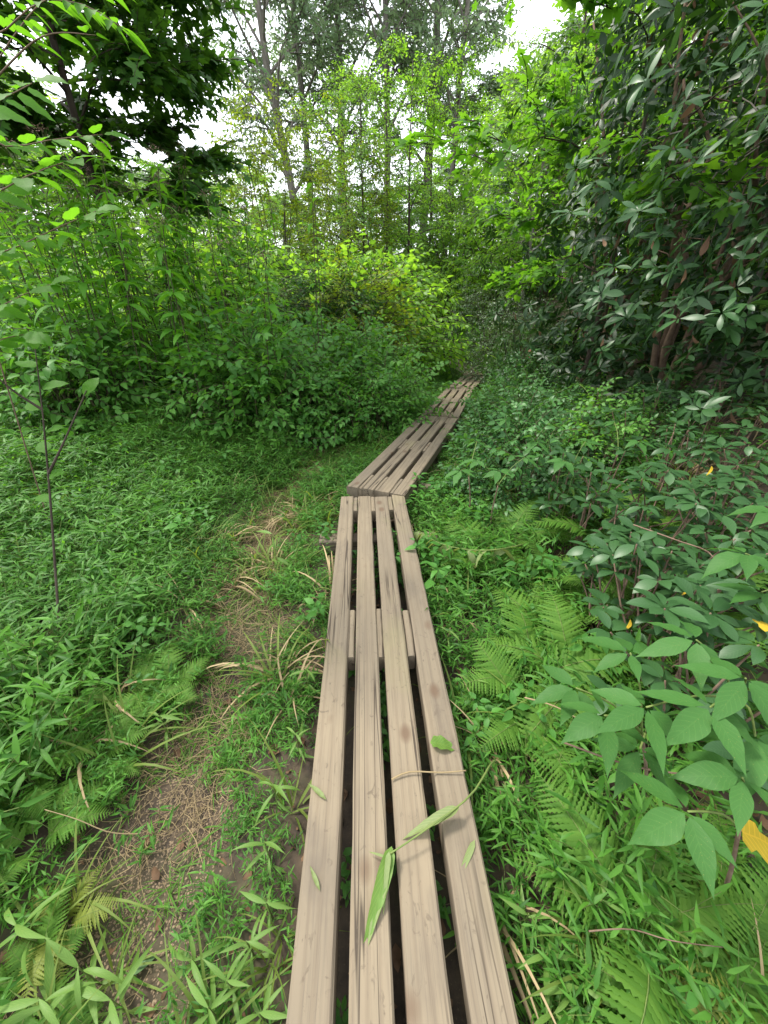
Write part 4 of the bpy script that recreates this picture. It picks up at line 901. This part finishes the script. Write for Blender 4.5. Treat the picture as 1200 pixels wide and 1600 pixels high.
for i, (lab, base, lv, Lf) in enumerate([
        ('palmate-leaved sapling with many large green leaflets, lower right', pt(1010, 1260, .02), [pt(945, 1118, .66), pt(985, 1020, .70), pt(900, 1075, .62), pt(1000, 1170, .55)], .118),
        ('largest palmate-leaved sapling at the right picture edge', pt(1120, 1180, .02), [pt(1088, 1000, .78), pt(1010, 1105, .72), pt(1110, 1105, .76), pt(1165, 1060, .80), pt(1180, 1150, .70)], .13),
        ('palmate-leaved sapling just above the fallen yellow leaf at lower right', pt(1130, 1400, .02), [pt(1075, 1268, .62), pt(1160, 1215, .68)], .125),
        ('palmate-leaved sapling leaning in from the right picture edge', at_y(1290, 1000, 1.05) * [1, 1, 0], [at_y(1165, 865, 1.0), at_y(1190, 925, .95), at_y(1215, 800, 1.1)], .13)]):
    b = np.array(base); b[2] = gz(b[0], b[1]); palmate('palmate_sapling', lab, b, lv, 70 + i, 'palmate saplings at lower right', Lf)
mid = [[(970, 615), (905, 600)], [(1000, 690), (960, 660)], [(915, 690), (880, 720)], [(780, 735), (820, 715), (745, 720)], [(790, 655), (840, 640)], [(870, 665), (840, 690)], [(1010, 570), (1060, 585)], [(745, 690), (720, 735)], [(860, 560), (900, 585)]]
for i, lst in enumerate(mid):
    lv = []
    for px, py in lst:
        d = ray(px, py)
        for t in np.linspace(1.2, 8, 200):
            q = CAMP + d * t
            if q[2] - gz(q[0], q[1]) < .62: break
        lv.append(q)
    b = np.mean(lv, axis=0) + [.05, .1, 0]; b[2] = gz(b[0], b[1])
    palmate('palmate_herb', 'small palmate-leaved sapling right of the boardwalk', b, lv, 140 + i, 'small palmate saplings right of the boardwalk', .12, k=5)

# ================================================================== NEAR SHRUBS AT THE LEFT EDGE
OL = [leaf(1, .62, 8, 'ovate', .10, .18, .03), leaf(1, .55, 8, 'ell', .14, .28, .03)]; OLM = [mesh('leaf', t, 'oval') for t in OL]
def branchy(name, label, cat, base, paths, Lf, seed, step=.085, stemm='bark_brown', leafm=OLM, start=.35, flat=.25, r0=.008, up=None):
    r = np.random.RandomState(seed); b = np.array(base, float); root = thing(name, label, cat, b)
    for P in paths:
        C = curve(np.asarray(P) - b, 14); seg = np.linalg.norm(np.diff(C, axis=0), axis=1).sum(); part('branch', mesh('branch', tube(C, np.linspace(r0, r0 * .3, 14), 6), stemm), root)
        n = int(seg * (1 - start) / step)
        for i in range(n):
            f = start + (1 - start) * (i + .7) / n; pos = np.array([np.interp(f * 13, range(14), C[:, c]) for c in range(3)]); j = min(12, int(f * 13)); T = C[j + 1] - C[j]; T /= np.linalg.norm(T)
            sd = np.cross(T, [0, 0, 1]); sd /= np.linalg.norm(sd) + 1e-6; sd *= (1 if i % 2 else -1)
            D = sd + T * .6 + np.array([0, 0, r.normal(-.1, flat)]) if i < n - 1 else T
            FA = frames(D, Lf * r.uniform(.7, 1.15), roll=r.normal(0, .25, 1), up=up); part('leaf', leafm[r.randint(2)], root, m4(FA[0], pos + D / np.linalg.norm(D) * .01))
    return root
bz = (-3.0, 1.75, gz(-3.0, 1.75)); B = lambda px, py, y: at_y(px, py, y)
branchy('oval_leaved_shrub', 'backlit shrub with big oval leaves reaching in at the left picture edge', 'shrub', bz,
        [[bz, B(-160, 330, 1.75), B(-60, 200, 1.65), B(50, 130, 1.6)], [bz, B(-120, 420, 1.6), B(0, 300, 1.5), B(110, 250, 1.55)], [bz, B(-100, 470, 1.7), B(20, 390, 1.7), B(150, 330, 1.75)],
         [bz, B(-90, 560, 1.6), B(0, 480, 1.5), B(90, 440, 1.6)], [bz, B(-110, 300, 1.9), B(30, 230, 1.9), B(160, 210, 2.0)], [bz, B(-120, 620, 1.6), B(-20, 540, 1.5), B(60, 520, 1.55)]], .095, 5, .075, start=.45, r0=.004, up=np.array([[.25, -.5, .8]]))
b2 = at_z(100, 1040, 0.0); b2[2] = gz(b2[0], b2[1])
branchy('thin_sapling', 'thin-stemmed young sapling with sparse flat leaves rising from the grass at left', 'sapling', b2,
        [[b2, B(80, 800, 1.5), B(68, 660, 1.6), B(55, 545, 1.7)], [B(76, 740, 1.52), B(100, 690, 1.55), B(135, 610, 1.65)], [B(66, 640, 1.62), B(20, 610, 1.6), B(-20, 575, 1.6)]], .095, 9, .11, 'bark_dark', start=.3, flat=.1, r0=.006, up=np.array([[.1, -.35, .9]]))
b3 = np.array((-2.35, 2.3, 0)); b3[2] = gz(b3[0], b3[1])
PNL = [mesh('leaf', leaf(1, .36, 6, 'lance', .12, .25), 'oval'), mesh('leaf', leaf(1, .40, 6, 'ovate', .15, .3), 'oval')]
branchy('arching_sapling', 'arching sapling tip with rows of pointed leaflets at the upper left edge', 'sapling', b3,
        [[b3, B(-80, 250, 2.2), B(30, 30, 2.2), B(120, 5, 2.15), B(200, 50, 2.1)], [B(-30, 150, 2.2), B(60, 60, 2.15), B(150, 55, 2.1)], [B(-80, 250, 2.2), B(-20, 120, 2.3), B(90, -20, 2.3), B(190, -10, 2.3)]], .085, 15, .05, 'bark_brown', PNL, .4, .25, r0=.004)

# ================================================================== WIDE-BLADED GRASS PLANTS, WILTED STEM, REED
WB = [leaf(1, .12, 10, 'acum', .3, .45), leaf(1, .105, 10, 'acum', .35, .8), leaf(1, .135, 10, 'acum', .25, .3)]; WBM = [mesh('blade', t, 'reed') for t in WB]
def blades(x, y, H, n, Lf, seed, label, group, lean=(0, 0), z=None):
    r = np.random.RandomState(seed); root = thing('wide_bladed_grass', label, 'grass plant', (x, y, gz(x, y) if z is None else z), group)
    C = curve([(0, 0, -.02), (lean[0] * .3, lean[1] * .3, H * .55), (lean[0], lean[1], H)], 8); part('stem', mesh('stem', tube(C, np.linspace(.003, .0015, 8), 5), 'stem'), root)
    for i in range(n):
        f = .15 + .85 * i / (n - 1); pos = np.array([np.interp(f * 7, range(8), C[:, c]) for c in range(3)]); a = i * 2.6 + r.uniform(-.5, .5); el = r.uniform(.1, .7)
        FA = frames([[cos(a) * cos(el), sin(a) * cos(el), sin(el)]], Lf * r.uniform(.7, 1.15), roll=r.normal(0, .3, 1)); part('blade', WBM[r.randint(3)], root, m4(FA[0], pos))
wb = [(430, 860, .32, .2), (880, 800, .42, .22), (850, 1500, .16, .16), (900, 1550, .16, .15), (860, 1590, .15, .15), (120, 1510, .18, .2), (60, 1560, .2, .2), (170, 1560, .16, .18), (30, 1450, .2, .2), (390, 1480, .16, .14), (360, 1540, .16, .13), (420, 1420, .15, .12), (450, 1330, .2, .12), (430, 1240, .2, .13), (300, 1500, .12, .16), (930, 1420, .2, .13), (820, 1440, .18, .11), (870, 1380, .18, .12), (465, 1160, .18, .11), (700, 1000, .2, .12), (740, 1080, .2, .12), (480, 1060, .2, .11), (330, 1580, .15, .14), (410, 1590, .15, .13), (250, 1120, .2, .16)]
for i, (px, py, H, Lf) in enumerate(wb):
    p = at_z(px, py, H * .5)
    if board_d(p[0], p[1])[0] < .3: p[0] += .06 * np.sign(p[0] - bx(p[1]))
    lab = ['reed-like grass standing alone on the worn track left of the boardwalk joint', 'pale reed-like grass rising above the ferns right of the boardwalk'][i] if i < 2 else ('wide-bladed grass at the %s edge of the boardwalk' % ('right' if p[0] > 0 else 'left'))
    blades(p[0], p[1], H * (.8 if i > 1 else 1), 8 if i > 1 else 7, Lf * (.72 if i > 1 else .8), 1000 + i, lab, None if i < 2 else 'wide-bladed grass beside the boardwalk')
WL = [leaf(1, .30, 8, 'lance', .25, .5, .05), leaf(1, .26, 8, 'lance', .35, .8, .06)]; WLM = [mesh('leaf', t, 'wilt') for t in WL]
b4 = at_z(840, 830, .10); b4[2] = gz(b4[0], b4[1]); r = np.random.RandomState(6)
root = thing('wilted_stem', 'fallen wilted stem with limp pale green leaves beside the boardwalk', 'fallen stem', b4)
C = curve([np.array([0, 0, .0]), at_z(800, 855, .25) - b4, at_z(745, 860, .26) - b4, at_z(690, 850, .24) - b4, at_z(655, 830, .2) - b4], 14); part('stem', mesh('stem', tube(C, np.linspace(.005, .002, 14), 6), 'stem'), root)
for i in range(18):
    f = .25 + .75 * i / 17; pos = np.array([np.interp(f * 13, range(14), C[:, c]) for c in range(3)]); D = np.array([[r.normal(-.5, .6), r.normal(-.3, .8), r.normal(-.35, .3)]]); FA = frames(D, r.uniform(.09, .16), roll=r.normal(0, .5, 1)); part('leaf', WLM[i % 2], root, m4(FA[0], pos))
# bent reed lying across the deck
Zd = DECK + .012; b5 = at_z(790, 1170, .12); b5[2] = gz(b5[0], b5[1])
root = thing('bent_reed', 'bent green reed fallen across the foreground beams', 'reed', b5)
C = curve([np.zeros(3), at_z(770, 1190, .17) - b5, at_z(735, 1243, Zd + .03) - b5, at_z(660, 1300, Zd + .035) - b5, at_z(600, 1340, Zd + .02) - b5], 14); part('stem', mesh('stem', tube(C, np.linspace(.0035, .0022, 14), 6), 'stem'), root)
RD = [mesh('blade', leaf(1, .17, 12, 'lance', .35, .1, .04), 'wilt'), mesh('blade', leaf(1, .17, 12, 'lance', .45, .14, .08), 'reed'), mesh('blade', leaf(1, .13, 12, 'blade', .3, .1, .05), 'wilt')]
for i, (pa, pb, k, dz) in enumerate([((718, 1262), (625, 1306), 0, .035), ((612, 1322), (565, 1505), 1, .02), ((608, 1330), (597, 1430), 2, .03), ((600, 1338), (575, 1330), 2, .02), ((614, 1325), (570, 1480), 0, .012)]):
    A0, A1 = at_z(*pa, Zd + dz), at_z(*pb, Zd + .006); D = A1 - A0; part('blade', RD[k], root, m4(frames(D, np.linalg.norm(D), roll=np.array([.4 * (i % 2) - .2]))[0], A0 - b5))
def lone(name, label, cat, t, matn, p, D, L, roll=0.0, partname='blade'):
    o = part(name, mesh(name, t, matn)); o.matrix_basis = m4(frames([D], L, roll=np.array([roll]))[0], p); tag(o, label, cat); return o
a, b_ = at_z(742, 1312, DECK + .007), at_z(712, 1384, DECK + .004)
lone('grass_blade', 'pale cut grass blade lying on the right-hand foreground beam', 'blade', leaf(1, .14, 8, 'lance', .25, .05), 'wilt', a, b_ - a, np.linalg.norm(b_ - a))
tw = part('twig', mesh('twig', tube(curve([at_z(612, 1218, DECK + .006), at_z(640, 1206, DECK + .012), at_z(690, 1207, DECK + .012), at_z(728, 1204, DECK + .02)], 10), np.linspace(.0028, .0018, 10), 5), 'straw')); tag(tw, 'thin dry straw-coloured twig lying across the two right foreground beams', 'twig')
a, b_ = at_z(672, 1160, DECK + .012), at_z(720, 1160, DECK + .03)
lone('round_leaf', 'single round green leaf resting on the right foreground beam', 'leaf', leaf(1, .55, 8, 'ovate', .28, .35, .08), 'reed', a, b_ - a, np.linalg.norm(b_ - a) * .95, .25)
for (pa, pb, lab) in [((510, 1250), (478, 1215), 'torn pale grass blade on the left foreground beam, upper of two'), ((500, 1392), (482, 1345), 'torn pale grass blade on the left foreground beam, lower of two')]:
    a, b_ = at_z(*pa, DECK + .006), at_z(*pb, DECK + .02); lone('grass_blade', lab, 'blade', leaf(1, .16, 9, 'acum', .5, .3, .12), 'wilt', a, b_ - a, np.linalg.norm(b_ - a))
# fallen yellow leaves at the right
for (px, py, z, L, lab) in [(1160, 1300, .42, .10, 'bright yellow lobed leaf caught in the undergrowth at the lower right edge'), (1185, 975, .62, .09, 'yellow leaf hanging at the right picture edge beside the palmate sapling'), (985, 968, .52, .05, 'small orange-yellow leaf above the palmate leaves at right'), (1075, 915, .5, .05, 'small yellow leaf beside a bare brown twig at right'), (1112, 728, .75, .055, 'yellow leaf hanging in the low glossy shrubs at right')]:
    p = at_z(px, py, z); lone('yellow_leaf', lab, 'leaf', LM if L > .06 else leaf(1, .5, 6, 'ovate', .3, .3), 'yellow', p, (.7, -.3, -.1) if L > .06 else (.2, -.1, -1), L, .2)
a = at_z(205, 1520, gz(-.7, .4) + .02); lone('grey_leaf', 'pale grey-green upturned leaf lying on the bare gravelly patch', 'leaf', leaf(1, .55, 6, 'ovate', .2, .2), 'laurel', a, (.8, .6, .1), .06, .3)
# bare brown twigs in the right undergrowth
for i, (pts, rad, lab) in enumerate([
        ([(990, 820, .55), (1060, 845, .58), (1110, 865, .6), (1125, 905, .5)], .004, 'bare brown bent twig in the shrubs at right'),
        ([(920, 1455, .2), (985, 1452, .21), (1050, 1470, .23), (1130, 1480, .2)], .0018, 'dark bare twig lying among ferns at the lower right'),
        ([(880, 1160, .42), (1000, 1200, .45), (1150, 1215, .5), (1230, 1210, .5)], .003, 'long reddish bramble stem under the palmate leaves'),
        ([(820, 1090, .3), (870, 1105, .33), (930, 1140, .3)], .003, 'short straw-coloured twig in the grass right of the boardwalk'),
        ([(215, 1303, .05), (170, 1300, .1), (120, 1280, .16), (70, 1265, .2)], .002, 'thin forked straw stem above the bare patch at lower left')]):
    o = part('twig', mesh('twig', tube(curve([at_z(*q) for q in pts], 12), np.linspace(rad, rad * .5, 12), 5), 'bark_brown' if i in (0, 1, 2) else 'straw')); tag(o, lab, 'twig')
# pale slender trunk at the right edge, in the thicket
p = at_y(1175, 470, 4.1); q = at_y(1200, 330, 4.1); b6 = np.array((p[0] - .1, 4.1, gz(p[0], 4.1)))
root = thing('pale_trunk_tree', 'pale slender trunk standing in the rhododendrons at the right picture edge', 'tree', b6)
part('trunk', mesh('trunk', tube(curve([(0, 0, -.05), p - b6, q - b6, q - b6 + (q - p) * .8], 12), np.linspace(.028, .018, 12), 8), 'bark'), root)
rr = np.random.RandomState(2); top = q - b6 + (q - p) * .8; n = 60
part('crown', mesh('crown', inst(SP_OV[0], frames(rr.normal(0, 1, (n, 3)), 1.2), top + rr.normal(0, .35, (n, 3))), ['tree_dark', 'bark']), root, kind='stuff')

# ================================================================== labels of repeats: told apart by row and order from the left
groups = {}
for o in list(scene.objects):
    if o.parent is None and 'group' in o and 'label' in o: groups.setdefault((o['group'], o['label']), []).append(o)
for (gname, lab), os_ in groups.items():
    if len(os_) < 2: continue
    def pp(o):
        v = np.array(o.location[:]) - CAMP; return CX + FPX * v[0] / max(.2, v @ FWD)
    os_.sort(key=lambda o: o.location.y)
    rows = max(1, math.ceil(len(os_) / 18)); size = math.ceil(len(os_) / rows)
    rn = {1: [''], 2: ['nearer row', 'farther row'], 3: ['front row', 'middle row', 'back row']}.get(rows, ['row %s from the front' % ORD[k] for k in range(rows)])
    for q in range(rows):
        row = sorted(os_[q * size:(q + 1) * size], key=pp)
        for i, o in enumerate(row):
            o['label'] = lab + ', ' + (rn[q] + ', ' if rn[q] else '') + ORD[i] + ' from left'
